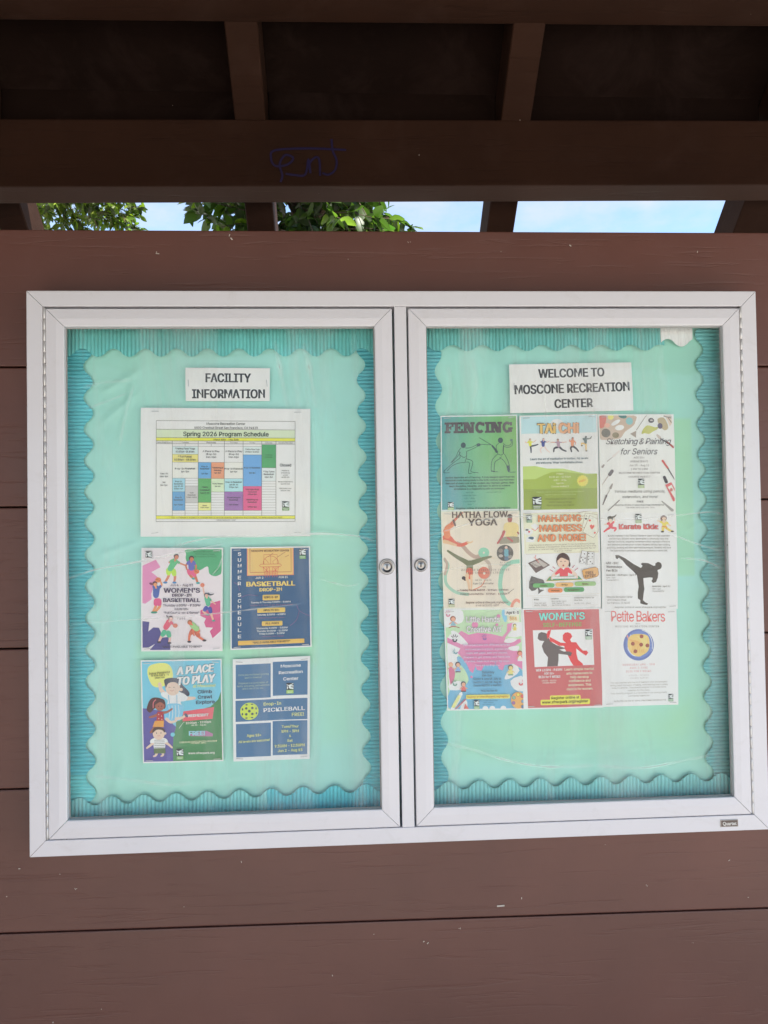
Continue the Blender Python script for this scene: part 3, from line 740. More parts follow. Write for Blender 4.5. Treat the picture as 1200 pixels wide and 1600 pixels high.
        ob = bpy.data.objects.new('t', cu); me = bpy.data.meshes.new_from_object(ob)
        vs = [(v.co.x, v.co.y) for v in me.vertices]; fs = [tuple(p.vertices) for p in me.polygons]
        bpy.data.objects.remove(ob); bpy.data.curves.remove(cu); bpy.data.meshes.remove(me)
        if not vs: return s
        mx_, Mx = min(v[0] for v in vs), max(v[0] for v in vs)
        k = cap / CAPH; sx_ = (x1 - x0) / (Mx - mx_); xm = (x0 + x1) / 2
        c_, s_ = math.cos(math.radians(rot)), math.sin(math.radians(rot))
        pts = []
        for vx, vy in vs:
            X = x0 + (vx - mx_) * sx_ - xm; Y = -vy * k
            pts.append((xm + X * c_ - Y * s_, yb + X * s_ + Y * c_))
        s.k += 1; s.add(pts, fs, col); return s
    def body(s, lines, xc, y, dy, cap, col, bold=.01, cw=.62, widths=None):
        for i, t in enumerate(lines):
            if not t: continue
            w = widths[i] if widths else len(t) * cap * cw * 1.25
            s.k -= 1 if i else 0
            s.text(t, xc - w / 2, y + i * dy, xc + w / 2, cap, col, bold)
        return s
    def logo(s, x0, y0, x1, y1, band=(120, 160, 96)):
        w, h = x1 - x0, y1 - y0
        L_ = lambda u, v: (x0 + u * w, y0 + v * h)
        s.part('logo')
        s.rect_(x0, y0, x1, y0 + .66 * h, (34, 40, 46))
        s.poly([L_(.0, .10), L_(.3, .2), L_(.95, .03), L_(.98, .12), L_(.6, .2), L_(1, .25), L_(1, .36), L_(.55, .33), L_(.75, .42), L_(1, .45), L_(.98, .60), L_(.45, .56), L_(.30, .42), L_(.34, .28), L_(.05, .22)], (206, 220, 226))
        s.poly([L_(.05, .3), L_(.22, .36), L_(.2, .58), L_(.08, .6)], (206, 220, 226))
        s.rect_(x0, y0 + .68 * h, x1, y1, band)
        s.line([L_(.1, .78), L_(.9, .78)], h * .035, (225, 230, 215)); s.line([L_(.15, .90), L_(.85, .90)], h * .035, (225, 230, 215))
        return s
    def man(s, skin, hair, top, low, head, hr, neck, hip, arms, legs, tw=34, aw=13, lw=18, shorts=None, shoe=None):
        """small flat printed figure: head, torso, tapering limbs"""
        for lg in legs:
            if shorts is not None:
                s.limb(lg, lw, lw * .55, skin); s.limb([lg[0], ((lg[0][0] + lg[1][0]) / 2, (lg[0][1] + lg[1][1]) / 2)], lw * 1.5, lw * 1.35, shorts)
            else: s.limb(lg, lw, lw * .6, low)
            if shoe: s.ell(lg[-1][0] + 4, lg[-1][1] + 3, lw * .62, lw * .32, shoe, 10)
        for i, am in enumerate(arms): s.limb(am, aw, aw * .65, skin)
        s.limb([neck, ((neck[0] + hip[0]) / 2, (neck[1] + hip[1]) / 2), hip], tw, tw * .85, top)
        for am in arms: s.limb([am[0], (am[0][0] * .6 + am[1][0] * .4, am[0][1] * .6 + am[1][1] * .4)], aw * 1.35, aw * 1.2, top)
        s.limb([(neck[0] * .8 + head[0] * .2, neck[1] * .8 + head[1] * .2), head], hr * .8, hr * .8, skin)
        s.ell(head[0], head[1] - hr * .15, hr * 1.08, hr * 1.08, hair, 14); s.ell(head[0] + hr * .15, head[1] + hr * .25, hr * .82, hr * .85, skin, 14)
        return s
    def done(s):
        root = None
        for nm in s.order:
            V, F, C = s.parts[nm]
            if not V: continue
            me = mesh_from(V, F); set_col(me, C)
            if nm == '__sheet__':
                root = link(s.cat.replace(' ', '_'), me, M_PRINT, None, (s.c.x, s.y, s.c.y)); tag(root, s.label, s.cat, s.group)
            else: link(nm, me, M_PRINT, root)
        x0, y0, x1, y1 = s.rect; w, h = x1 - x0, y1 - y0; s.k += 3
        for key, (u, v) in (('tl', (.085, .028)), ('tr', (.925, .028)), ('bl', (.085, .972)), ('br', (.925, .972)), ('ml', (.035, .46)), ('mr', (.965, .46))):
            if key in s.staples:
                o = bpy.data.objects.new('staple', staple_v if key[0] == 'm' else staple_me); COL.objects.link(o); o.parent = root
                o.location = s.P(x0 + u * w, y0 + v * h); o.rotation_euler = (0, random.uniform(-.12, .12), 0)
        return root
def cap_height():
    cu = bpy.data.curves.new('t', 'FONT'); cu.body = 'H'; cu.size = 1; cu.font = FONT or cu.font
    ob = bpy.data.objects.new('t', cu); me = bpy.data.meshes.new_from_object(ob); h = max(v.co.y for v in me.vertices)
    bpy.data.objects.remove(ob); bpy.data.meshes.remove(me); return h
CAPH = cap_height()
PG = 'programme posters stapled up in the notice case'
DK = (52, 52, 56)
def sheet_pale(): return (226, 222, 214)

# --- sign: facility information
p = Sheet('facility', 'small white sign reading FACILITY INFORMATION in bold black capitals', 'sign', (360, 60, 888, 268), (228, 226, 222), staples='mlmr')
p.part('lettering').text('FACILITY', 487, 150, 768, 54, (40, 40, 42), .044, 2).text('INFORMATION', 402, 250, 856, 54, (40, 40, 42), .044, 2).done()
# --- sign: welcome
p = Sheet('welcome', 'white sign reading WELCOME TO MOSCONE RECREATION CENTER in three lines of black capitals', 'sign', (430, 30, 1152, 318), (228, 225, 218), staples='mlmr')
p.part('lettering').text('WELCOME TO', 602, 111, 988, 50, (40, 40, 42), .044, 2, rot=-.3).text('MOSCONE RECREATION', 460, 204, 1132, 52, (40, 40, 42), .044, 2, rot=-.5).text('CENTER', 692, 292, 914, 50, (40, 40, 42), .044, 2, rot=-.5).done()

# --- schedule
p = Sheet('schedule', 'large white landscape sheet with a coloured weekly timetable headed Spring 2026 Program Schedule', 'schedule sheet', (82, 312, 1140, 1116), (230, 227, 222), y=.0006, tilt=(.0005, -.001))
p.part('timetable')
p.rect_(178, 392, 1044, 1022, (222, 220, 214)); p.rect_(178, 446, 1044, 498, (196, 208, 180)); p.rect_(178, 498, 1044, 518, (238, 226, 70)); p.rect_(178, 986, 1044, 1006, (238, 226, 70)); p.rect_(178, 1006, 1044, 1022, (236, 234, 228))
xs = [178, 278, 438, 601, 718, 835, 924, 1044]
p.rect_(178, 520, 1044, 536, (205, 203, 200)); p.rect_(178, 536, 278, 986, (214, 212, 210)); p.rect_(278, 536, 924, 986, (240, 239, 235)); p.rect_(924, 540, 1044, 986, (216, 213, 212))
cells = [(278, 552, 438, 602, (196, 214, 228)), (278, 602, 438, 652, (240, 204, 120)), (278, 652, 438, 752, (240, 214, 206)), (278, 752, 357, 836, (150, 196, 222)), (278, 836, 357, 954, (92, 150, 196)), (357, 800, 438, 906, (186, 184, 184)),
         (438, 552, 601, 652, (222, 226, 212)), (438, 652, 519, 752, (100, 158, 206)), (519, 652, 601, 754, (226, 146, 112)), (438, 754, 519, 904, (88, 160, 92)), (519, 754, 601, 838, (196, 216, 180)), (438, 904, 519, 954, (242, 214, 140)),
         (601, 552, 718, 652, (222, 226, 212)), (601, 652, 718, 754, (240, 214, 206)), (601, 754, 718, 836, (166, 208, 226)), (601, 836, 718, 954, (146, 104, 162)),
         (718, 552, 835, 604, (202, 226, 236)), (718, 604, 835, 802, (100, 154, 206)), (718, 802, 835, 954, (206, 84, 132)), (835, 540, 924, 686, (72, 150, 92)), (835, 686, 924, 770, (206, 218, 228))]
for c in cells: p.rect_(*c); p.k -= 1
p.k += 1
gl = (92, 88, 86)
for y in (392, 446, 498, 518, 536, 986, 1006, 1022): p.line([(178, y), (1044, y)], 2.6, gl)
for x in xs: p.line([(x, 518 if 178 < x < 1044 else 392), (x, 986 if 178 < x < 1044 else 1022)], 2.4, gl)
for x0, x1, y0, y1, n in ((357, 438, 752, 800, 3), (519, 601, 838, 986, 9), (835, 924, 770, 986, 13), (278, 357, 954, 986, 2), (357, 438, 906, 986, 5), (438, 519, 954, 986, 2), (601, 718, 954, 986, 2), (718, 835, 954, 986, 2), (278, 601, 536, 552, 1)):
    for i in range(n + 1): y = y0 + (y1 - y0) * i / n; p.line([(x0, y), (x1, y)], 1.8, (140, 136, 132)); p.k -= 1
p.k += 1
for x, y0, y1 in ((357, 752, 986), (519, 652, 986), (357, 536, 552), (519, 536, 552)): p.line([(x, y0), (x, y1)], 2, gl)
for c in cells: p.line([(c[0], c[1]), (c[2], c[1]), (c[2], c[3]), (c[0], c[3])], 1.8, (110, 106, 104), closed=True); p.k -= 1
p.k += 1
p.part('title_lettering').text('Spring 2026 Program Schedule', 345, 488, 878, 27, (44, 62, 48), .025, 2).text('Moscone Recreation Center', 490, 417, 732, 15, (80, 78, 76), .01, 1).text('1800 Chestnut Street San Francisco, CA 94123', 415, 442, 810, 14, (80, 78, 76), .01, 1)
p.part('small_lettering').text('March 17th - May 30th', 535, 515, 690, 10, (90, 84, 40), .01)
for t, x0, x1 in (('Operating Hours', 183, 274), ('Tuesday', 335, 380), ('Wednesday', 488, 550), ('Thursday', 636, 684), ('Friday', 760, 794), ('Saturday', 856, 902), ('Sunday/Monday', 940, 1030)): p.text(t, x0, 532, x1, 8, DK)
def cell(lines, xc, y, dy=18, cap=9, col=(64, 62, 66)): p.body(lines, xc, y, dy, cap, col, .015, .56)
cell(['*Hatha Flow Yoga', '10:15am-11:15am'], 357, 572, 19, 11); cell(['*Tot Futsal', '10:30am - 11:20am'], 357, 622, 19, 11); cell(['Drop-In Pickleball', '1pm-3pm'], 357, 697, 18, 10)
cell(['Drop-In', 'Basketball', 'July 10-15', '3:30pm-5pm'], 317, 776, 15, 8); cell(['Drop-In', 'Basketball', '', '5pm-7:45pm'], 317, 876, 15, 8); cell(['Youth', 'Basketball', '5:15pm-6:45pm'], 398, 846, 14, 7)
cell(['A Place to Play', '(Drop-In)', '10am-12pm'], 519, 588, 18, 10); cell(['Drop-In', 'Basketball', '', '1pm-3pm'], 479, 682, 15, 8); cell(['*Sketching &', 'Painting', '1pm-3pm'], 560, 690, 16, 8)
cell(['*Girls', 'Volleyball', 'Ages 8-15'], 479, 812, 18, 9); cell(['*Petite Bakers', '4pm-5pm'], 560, 790, 15, 7); cell(['*Karate', '4:30pm-7:45pm'], 479, 925, 13, 6)
cell(['A Place to Play', '(Drop-In)', '10am-12pm'], 660, 588, 18, 10); cell(['Drop-In Pickleball', '1pm-3pm'], 660, 697, 18, 9); cell(['Drop-In Basketball', 'July 11-15', '3:30pm-5pm'], 660, 780, 16, 8); cell(['Women\'s Drop-In', 'Basketball', '', '6pm-7:30pm'], 660, 876, 15, 8)
cell(['*Hatha Flow Yoga', '10:15am-11:15am'], 776, 574, 16, 8); cell(['Drop-In Basketball', '', '3pm-8pm'], 776, 690, 16, 8); cell(['*All Ages Bball', 'Tournament', '4:30pm-8pm'], 776, 826, 15, 8); cell(['Adult Drop-In', 'Basketball', '', '5:15pm-8pm'], 776, 890, 15, 8)
cell(['*Tots Gym', '10am-11am'], 880, 608, 14, 7, (40, 80, 50)); cell(['*Tiny Tykes', 'Basketball', '12pm-3pm'], 880, 714, 17, 9)
cell(['Tues-Fri', '10am-8pm', '', 'Sat', '9am-5pm'], 227, 728, 18, 9); cell(['Closed'], 984, 677, 18, 17)
cell(['Register at', 'sfrecpark.org', 'or call', '415 831 6800', '', 'Rentals & Reservations', '(415) 555-1234', '', 'Moscone Rec Center', '(415) 292-2045'], 984, 706, 14, 6)
p.text('*This schedule is subject to change due to special events, programs and holidays, as determined by staff', 262, 1001, 965, 8, (90, 84, 40)).text('Office: (415) 292-2045', 555, 1018, 672, 8, DK)
p.logo(964, 896, 1008, 954, (96, 140, 80)); p.done()

# --- women's drop-in basketball
p = Sheet('womens', "pink and green women's basketball poster with six printed players, left under the timetable", 'poster', (90, 130, 1110, 1418), (236, 236, 226), group=PG)
p.part('artwork').rect_(106, 150, 1094, 1402, (226, 204, 208))
p.poly([(106, 352), (270, 278), (328, 372), (215, 432), (300, 500), (250, 600), (215, 700), (220, 770), (140, 825), (106, 815)], (206, 132, 172))
p.poly([(668, 150), (1094, 150), (1094, 420), (1060, 470), (1000, 482), (940, 450), (918, 362), (820, 410), (740, 400), (650, 290), (648, 210)], (74, 158, 112), 4)
p.poly([(106, 1040), (192, 1052), (178, 1170), (240, 1120), (310, 1125), (335, 1180), (330, 1250), (430, 1240), (450, 1330), (455, 1402), (195, 1402), (262, 1325), (180, 1370), (106, 1372)], (72, 68, 128))
p.poly([(1080, 786), (1088, 1165), (985, 1258), (950, 1170), (990, 1125), (900, 1120), (878, 1060), (900, 1010), (830, 975), (830, 910), (940, 870), (960, 820)], (196, 84, 130))
sk, ha = (196, 120, 92), (70, 50, 52)
p.man(sk, ha, (88, 176, 124), None, (525, 240), 30, (505, 300), (450, 390), [[(470, 290), (430, 315), (490, 270)], [(540, 305), (590, 330), (640, 348)]], [[(430, 410), (430, 480), (385, 560)], [(490, 420), (510, 490), (500, 560)]], 82, 26, 44, (176, 214, 76), (60, 120, 170))
p.man((190, 110, 80), (60, 44, 48), (92, 96, 170), None, (715, 265), 30, (715, 315), (715, 380), [[(680, 310), (648, 350), (660, 400)], [(745, 310), (775, 360), (770, 400)]], [[(690, 420), (700, 470), (740, 510)], [(735, 430), (770, 500), (795, 565)]], 84, 26, 42, (216, 92, 130), (60, 150, 150))
p.ell(782, 426, 34, 28, (206, 112, 74)); p.line([(756, 412), (800, 440)], 4, (120, 60, 50))
p.man((220, 140, 96), (90, 56, 72), (66, 92, 160), None, (262, 580), 28, (280, 640), (275, 720), [[(250, 620), (240, 580), (290, 540)], [(320, 620), (345, 590), (325, 540)]], [[(280, 790), (270, 860), (235, 930)], [(310, 790), (320, 860), (260, 930)]], 86, 26, 44, (206, 84, 130), (60, 140, 120))
p.ell(302, 530, 36, 32, (206, 120, 84)); p.line([(272, 520), (330, 540)], 4, (130, 70, 60)); p.ell(215, 578, 24, 14, (120, 66, 90), 12, 30)
p.man((226, 168, 150), (60, 70, 90), (80, 168, 130), None, (905, 720), 26, (915, 760), (930, 830), [[(895, 745), (880, 700), (862, 620)], [(950, 770), (980, 800), (1020, 830)]], [[(905, 880), (870, 920), (920, 960)], [(950, 890), (970, 960), (995, 1035)]], 66, 20, 36, (66, 78, 160), (70, 140, 130))
p.ell(857, 594, 27, 26, (206, 120, 96)); p.limb([(930, 700), (960, 715), (1000, 704)], 26, 8, (66, 72, 84))
p.man((230, 170, 160), (80, 44, 60), (206, 88, 112), None, (460, 1010), 28, (440, 1055), (400, 1120), [[(470, 1060), (500, 1100), (520, 1100)], [(400, 1080), (370, 1120), (440, 1110)]], [[(380, 1180), (340, 1240), (312, 1300)], [(430, 1190), (450, 1250), (440, 1310)]], 76, 24, 42, (78, 168, 132), (50, 52, 70))
p.ell(518, 1098, 30, 27, (196, 106, 84)); p.limb([(440, 1000), (415, 985), (412, 965)], 18, 6, (80, 44, 60))
p.man((206, 110, 84), (150, 104, 76), (150, 190, 130), None, (700, 1060), 28, (735, 1090), (785, 1140), [[(750, 1100), (740, 1170), (755, 1220)], [(800, 1120), (820, 1170), (790, 1190)]], [[(740, 1160), (700, 1210), (690, 1295)], [(790, 1190), (820, 1240), (880, 1280)]], 72, 24, 42, (190, 96, 76), (60, 56, 66))
p.part('title_lettering').text('WOMEN\'S', 372, 688, 826, 56, (66, 56, 84), .045, 2).text('DROP-IN', 478, 738, 718, 36, (66, 56, 84), .04, 2).text('BASKETBALL', 368, 804, 828, 46, (66, 56, 84), .045, 2)
p.part('small_lettering').text('Jun 4 - Aug 13', 456, 608, 740, 30, (96, 84, 104), .01).text('Thursday 6:00PM - 7:30PM', 366, 860, 832, 28, (84, 76, 96), .015).text('Adults 18+', 504, 905, 684, 26, (84, 76, 96), .015).text('"Full Court 4-on-4 Games"', 374, 950, 820, 26, (84, 76, 96), .015).text('FREE', 545, 1024, 645, 26, (120, 110, 124), .0, space=1.3).text('"BALLS AVAILABLE TO RENT"', 352, 1373, 852, 26, (60, 54, 76), .02).text('Moscone Recreation Center', 745, 186, 1060, 18, (44, 96, 66)).text('1800 Chestnut Street', 762, 216, 1010, 18, (44, 96, 66)).text('San Francisco, CA 94123', 745, 246, 1030, 18, (44, 96, 66))
p.logo(148, 172, 228, 290, (216, 206, 208)); p.done()

# --- summer schedule basketball
p = Sheet('summer', 'navy blue basketball poster with an orange hoop, Summer Schedule written down its side', 'poster', (82, 112, 1084, 1402), (238, 236, 226), group=PG, tilt=(.001, 0))
BL, OR = (38, 82, 122), (240, 180, 92)
p.part('artwork').rect_(97, 124, 1068, 1384, BL)
p.rect_(288, 124, 874, 476, (226, 140, 108)); p.rect_(300, 124, 862, 464, (240, 178, 110)); p.line([(326, 124), (326, 434), (842, 434), (842, 124)], 8, (176, 92, 60)); p.line([(500, 330), (500, 212), (668, 212), (668, 330)], 6, (186, 92, 60))
p.line([(492, 330), (500, 280), (540, 240), (590, 230), (640, 245), (676, 285), (688, 330)], 6, (186, 92, 60), 3); p.line([(586, 232), (586, 330)], 5, (186, 92, 60)); p.line([(510, 260), (560, 320)], 5, (186, 92, 60)); p.line([(660, 260), (610, 300), (620, 330)], 5, (186, 92, 60))
for a, b in (((555, 240), (620, 190)), ((670, 245), (770, 180)), ((765, 245), (815, 222))): p.line([a, b], 5, (160, 84, 60))
p.rrect(444, 330, 722, 368, (240, 178, 110), 18); p.line([(462, 332), (704, 332), (722, 350), (704, 366), (462, 366), (444, 350)], 6, (190, 84, 64), 0, True)
for x0, x1 in ((490, 520), (530, 545), (570, 572), (612, 606), (652, 634), (684, 660)): p.line([(x0, 368), (x1, 500)], 5, (196, 76, 70))
for a, b in (((490, 368), (560, 440)), ((684, 368), (610, 440)), ((560, 368), (520, 430)), ((620, 368), (660, 430)), ((510, 420), (664, 420)), ((515, 455), (660, 455))): p.line([a, b], 5, (196, 76, 70))
for q in ([(130, 555), (180, 590), (196, 660)], [(215, 745), (300, 715), (420, 730)], [(905, 860), (945, 940), (1066, 1004)], [(935, 940), (900, 1050), (820, 1120)]): p.line(q, 5, (120, 84, 132), 4)
p.rrect(482, 720, 696, 790, OR); p.rrect(414, 886, 762, 946, OR); p.rrect(470, 1054, 726, 1114, OR); p.rrect(176, 1290, 994, 1346, (236, 170, 84), 6)
p.part('title_lettering').text('BASKETBALL', 282, 608, 888, 56, (250, 196, 112), .05, 2, outline=((176, 96, 70), .02)).text('DROP-IN', 444, 674, 722, 40, (246, 190, 120), .05, 2)
for ch, y in zip('SUMMER SCHEDULE', (220, 294, 368, 442, 516, 590, 0, 734, 808, 880, 954, 1028, 1102, 1176, 1254)):
    if y: p.text(ch, 176, y, 216 if ch != 'M' else 222, 42, (232, 230, 220), .02, 2)
p.part('small_lettering').text('MOSCONE RECREATION CENTER', 346, 174, 820, 22, (110, 62, 44), .03).text('JUN 2', 396, 516, 494, 26, (226, 222, 206), .02).text('AUG 15', 684, 512, 798, 26, (226, 222, 206), .02).text('KIDS 8-17', 506, 764, 672, 26, (90, 70, 60), .03).text('ADULTS 18+', 490, 926, 690, 24, (90, 70, 60), .03).text('ALL AGES', 514, 1092, 684, 24, (90, 70, 60), .03)
p.text('Tuesday & Thursday 3:30PM - 5:00PM', 338, 822, 832, 20, (220, 222, 224), .02).text('Saturday 1:00PM - 4:30PM', 416, 980, 764, 22, (220, 222, 224), .02).text('Wednesday 1:00PM - 3:30PM', 404, 1150, 790, 21, (206, 212, 214), .015).text('Thursday 10:00AM - 12:30PM', 410, 1186, 790, 21, (206, 212, 214), .015).text('Friday 1:00PM - 3:00PM', 442, 1220, 752, 21, (206, 212, 214), .015)
p.text('*no drop-in on June 19 and July 4, gym closed', 320, 854, 856, 14, (150, 96, 130)).text('*schedule may change for games', 420, 1014, 750, 14, (150, 96, 130)).text('*schedule may change', 466, 1250, 740, 14, (150, 96, 130)).text('"BALLS AVAILABLE FOR RENT"', 360, 1327, 816, 22, (84, 66, 54), .03, rot=-.6)
p.logo(950, 142, 1028, 272, (96, 160, 96)); p.done()

# --- a place to play
p = Sheet('play', 'blue, green and purple A Place to Play poster with three printed children', 'poster', (84, 92, 1112, 1376), (240, 238, 230), group=PG)
p.part('artwork').rect_(98, 104, 1098, 1362, (112, 184, 206)); p.poly([(98, 690), (200, 700), (380, 740), (480, 900), (516, 930), (516, 1362), (98, 1362)], (88, 82, 148)); p.poly([(516, 860), (600, 780), (800, 730), (960, 690), (1060, 600), (1098, 500), (1098, 1362), (516, 1362), (516, 1100)], (66, 128, 82))
p.poly([(516, 930), (516, 1362), (470, 1362), (470, 1200), (480, 1050)], (66, 128, 82))
p.poly([(180, 180), (260, 138), (400, 132), (470, 190), (490, 300), (440, 380), (330, 430), (230, 410), (170, 280)], (240, 226, 120), 4)
p.poly([(612, 740), (1006, 696), (982, 842), (600, 866)], (224, 92, 104)); p.poly([(690, 1024), (900, 990), (985, 1030), (980, 1062), (700, 1052)], (168, 110, 150))
# girl with outstretched arms
SK = (240, 186, 168)
p.poly([(385, 400), (380, 340), (450, 318), (560, 330), (610, 410), (690, 500), (680, 550), (600, 530), (560, 470), (470, 400), (400, 450)], (62, 66, 84), 4)
p.limb([(400, 530), (340, 470), (320, 390)], 56, 42, SK); p.limb([(600, 580), (680, 580), (755, 578)], 62, 34, SK)
p.poly([(340, 500), (420, 490), (580, 500), (670, 560), (640, 610), (580, 620), (590, 700), (400, 700), (420, 600), (345, 545)], (236, 234, 218), 3)
p.poly([(400, 650), (580, 650), (606, 740), (570, 850), (400, 850), (370, 800)], (112, 182, 216), 3)
for x in (430, 470, 510, 550): p.line([(x, 660), (x + 8, 760), (x - 6, 840)], 7, (200, 226, 236), 3)
p.limb([(400, 830), (450, 870), (520, 855)], 40, 26, SK); p.limb([(520, 830), (590, 820), (640, 790)], 40, 24, SK); p.ell(648, 790, 30, 18, (84, 92, 112), 12, 50)
p.ell(485, 440, 92, 98, SK, 24); p.poly([(400, 440), (410, 360), (480, 340), (560, 370), (585, 440), (560, 400), (500, 370), (430, 385)], (62, 66, 84), 3); p.ell(590, 465, 22, 22, SK)
for x in (445, 500): p.line([(x - 12, 440), (x, 432), (x + 12, 440)], 4, (90, 60, 60), 2)
p.line([(450, 470), (474, 482), (500, 468)], 4, (170, 80, 80), 3); p.line([(430, 530), (440, 640)], 9, (112, 176, 206)); p.line([(535, 530), (535, 640)], 9, (112, 176, 206))
# girl with dark hair
SK2 = (156, 90, 74)
p.poly([(150, 690), (190, 590), (250, 558), (330, 570), (380, 600), (380, 700), (260, 690), (200, 745), (165, 730)], (76, 44, 48), 4)
p.ell(318, 660, 62, 66, SK2, 20); p.poly([(255, 650), (270, 590), (340, 580), (382, 620), (380, 650), (320, 615)], (76, 44, 48), 3); p.line([(232, 690), (236, 620), (270, 584)], 10, (214, 110, 120), 3)
p.limb([(290, 770), (240, 790), (185, 802)], 38, 24, SK2); p.limb([(350, 750), (410, 740), (470, 705)], 36, 22, SK2); p.limb([(260, 900), (230, 950), (195, 990)], 40, 28, SK2)
p.poly([(285, 735), (355, 735), (365, 850), (268, 850)], (168, 52, 62)); p.poly([(250, 848), (366, 848), (360, 930), (220, 920)], (232, 150, 74))
for x, y in ((300, 770), (335, 790), (300, 820), (340, 832)): p.ell(x, y, 6, 6, (226, 190, 190), 8)
for x in (300, 340): p.ell(x, 668, 6, 8, (50, 30, 34), 8)
p.line([(318, 695), (335, 700), (350, 692)], 4, (90, 30, 34), 2)
# child in striped shirt
p.limb([(240, 1110), (190, 1150), (140, 1185)], 40, 22, SK); p.limb([(360, 1110), (410, 1140), (460, 1186)], 40, 22, SK); p.limb([(270, 1240), (250, 1280), (225, 1290)], 34, 20, SK); p.limb([(335, 1240), (345, 1275), (320, 1290)], 34, 20, SK)
p.poly([(190, 1085), (240, 1062), (300, 1075), (360, 1062), (400, 1085), (410, 1120), (370, 1125), (372, 1190), (230, 1190), (232, 1125), (185, 1125)], (238, 234, 224), 2)
for y in (1090, 1112, 1134, 1156, 1178): p.line([(236, y), (368, y)], 5, (84, 78, 70))
p.rect_(230, 1190, 376, 1256, (92, 110, 78)); p.ell(296, 1010, 76, 76, SK, 22); p.poly([(218, 1000), (230, 940), (300, 925), (365, 950), (372, 1000), (340, 965), (270, 960)], (76, 56, 50), 3); p.ell(378, 1006, 16, 16, SK)
for x in (268, 325): p.ell(x, 1000, 6, 7, (60, 40, 40), 8)
p.line([(280, 1030), (298, 1038), (315, 1028)], 4, (190, 90, 90), 2); p.ell(474, 1024, 28, 26, (112, 190, 206)); p.line([(555, 950), (600, 890), (625, 870)], 5, (200, 220, 200), 3)
p.part('title_lettering').text('A PLACE', 540, 262, 1020, 92, (246, 244, 238), .07, 2, .25, -4, outline=((90, 96, 104), .02)).text('TO PLAY', 556, 392, 1036, 96, (246, 244, 238), .07, 2, .25, -4, outline=((90, 96, 104), .02)).text('at Moscone!', 742, 440, 1030, 34, (226, 216, 130), .02, 2, .1, -1)
p.text('Climb', 800, 518, 982, 40, (56, 62, 84), .02, 2, 0, -1).text('Crawl', 802, 584, 986, 40, (56, 62, 84), .02, 2, 0, -1).text('Explore', 778, 648, 1018, 40, (56, 62, 84), .02, 2, 0, -1).text('WEDNESDAY', 672, 806, 934, 32, (244, 236, 226), .05, 2, 0, -2).text('FREE!', 682, 1040, 882, 52, (140, 196, 226), .04, 2, outline=((220, 220, 220), .02))
p.part('small_lettering').text('Indoor Playground', 192, 262, 456, 26, (110, 104, 60), .02, 1, 0, -4).text('for Kids Age 1 - 5', 214, 288, 440, 22, (110, 104, 60), .02, 1, 0, -3).text('years old', 262, 318, 386, 22, (110, 104, 60), .02, 1, 0, -3).text('10:00am - 12:00pm', 646, 892, 966, 28, (236, 232, 200), .03, 1, 0, -2).text('Jun 10 - Aug 12', 712, 920, 904, 20, (236, 232, 200), .02).text('CAREGIVER PARTICIPATION REQUIRED', 560, 1128, 1040, 20, (216, 226, 180), .02, 1, 0, -1).text('- NO DROP-OFFS -', 692, 1146, 910, 18, (216, 226, 180), .02).text('www.sfrecpark.org', 668, 1272, 1004, 26, (228, 232, 206), .03)
p.logo(518, 1204, 606, 1336, (110, 160, 88)); p.done()

# --- pickleball
p = Sheet('pickle', 'white sheet of blue panels advertising drop-in pickleball with a printed yellow ball', 'poster', (116, 138, 1078, 1418), (232, 226, 218), group=PG, tilt=(0, .0006))
B2 = (66, 108, 146); YL = (210, 214, 132)
p.part('artwork').rect_(116, 190, 1078, 1360, (242, 240, 232))
for r in ((152, 208, 586, 634), (612, 192, 1048, 616), (148, 656, 1048, 920), (152, 948, 588, 1366), (610, 932, 1048, 1358)): p.rect_(*r, B2)
p.ell(320, 794, 114, 108, (190, 206, 76), 30)
for x, y, a, b in ((286, 712, 16, 8), (354, 708, 16, 8), (236, 766, 10, 16), (404, 762, 10, 16), (282, 756, 16, 16), (358, 754, 16, 16), (320, 792, 18, 18), (282, 830, 16, 16), (358, 828, 16, 16), (234, 826, 10, 16), (408, 822, 10, 16), (284, 876, 16, 8), (354, 874, 16, 8)): p.ell(x, y, a, b, (60, 84, 88), 12)
p.part('title_lettering').text('Moscone', 712, 266, 962, 36, (238, 238, 234), .03, 2, 0, -1).text('Recreation', 688, 346, 986, 36, (238, 238, 234), .03, 2, 0, -1).text('Center', 744, 428, 932, 38, (238, 238, 234), .03, 2, 0, -1).text('Drop-In', 498, 730, 716, 38, YL, .01, 2, 0, -1).text('PICKLEBALL', 498, 808, 1014, 46, (240, 238, 228), .03, 2, 0, -1).text('FREE!', 852, 876, 1004, 40, YL, .01, 2, 0, -1)
p.text('Ages 18+', 288, 1112, 468, 32, YL, .02, 1, 0, -1).text('All levels are welcome!', 182, 1180, 572, 28, YL, .02, 1, 0, -2).text('Tues/Thur', 724, 1018, 938, 30, YL, .02).text('1PM - 3PM', 722, 1078, 940, 32, YL, .02).text('&', 818, 1134, 842, 26, YL, .02).text('Sat', 794, 1194, 862, 30, YL, .02).text('9:30AM - 12:30PM', 638, 1258, 1014, 34, YL, .02, 1, 0, -1).text('Jun 2 - Aug 15', 676, 1316, 986, 32, YL, .02, 1, 0, -1)
p.part('small_lettering').text('Come play the fastest growing', 186, 346, 560, 22, (170, 190, 170)).text('sport in America!', 264, 382, 474, 22, (170, 190, 170)).text('Pickleball is a combination of', 190, 450, 552, 22, (170, 190, 170)).text('tennis, ping pong, and badminton', 170, 484, 572, 22, (170, 190, 170)).text('and is lots of fun, too.', 238, 518, 498, 22, (170, 190, 170))
p.logo(784, 462, 872, 592, (150, 190, 84)); p.done()

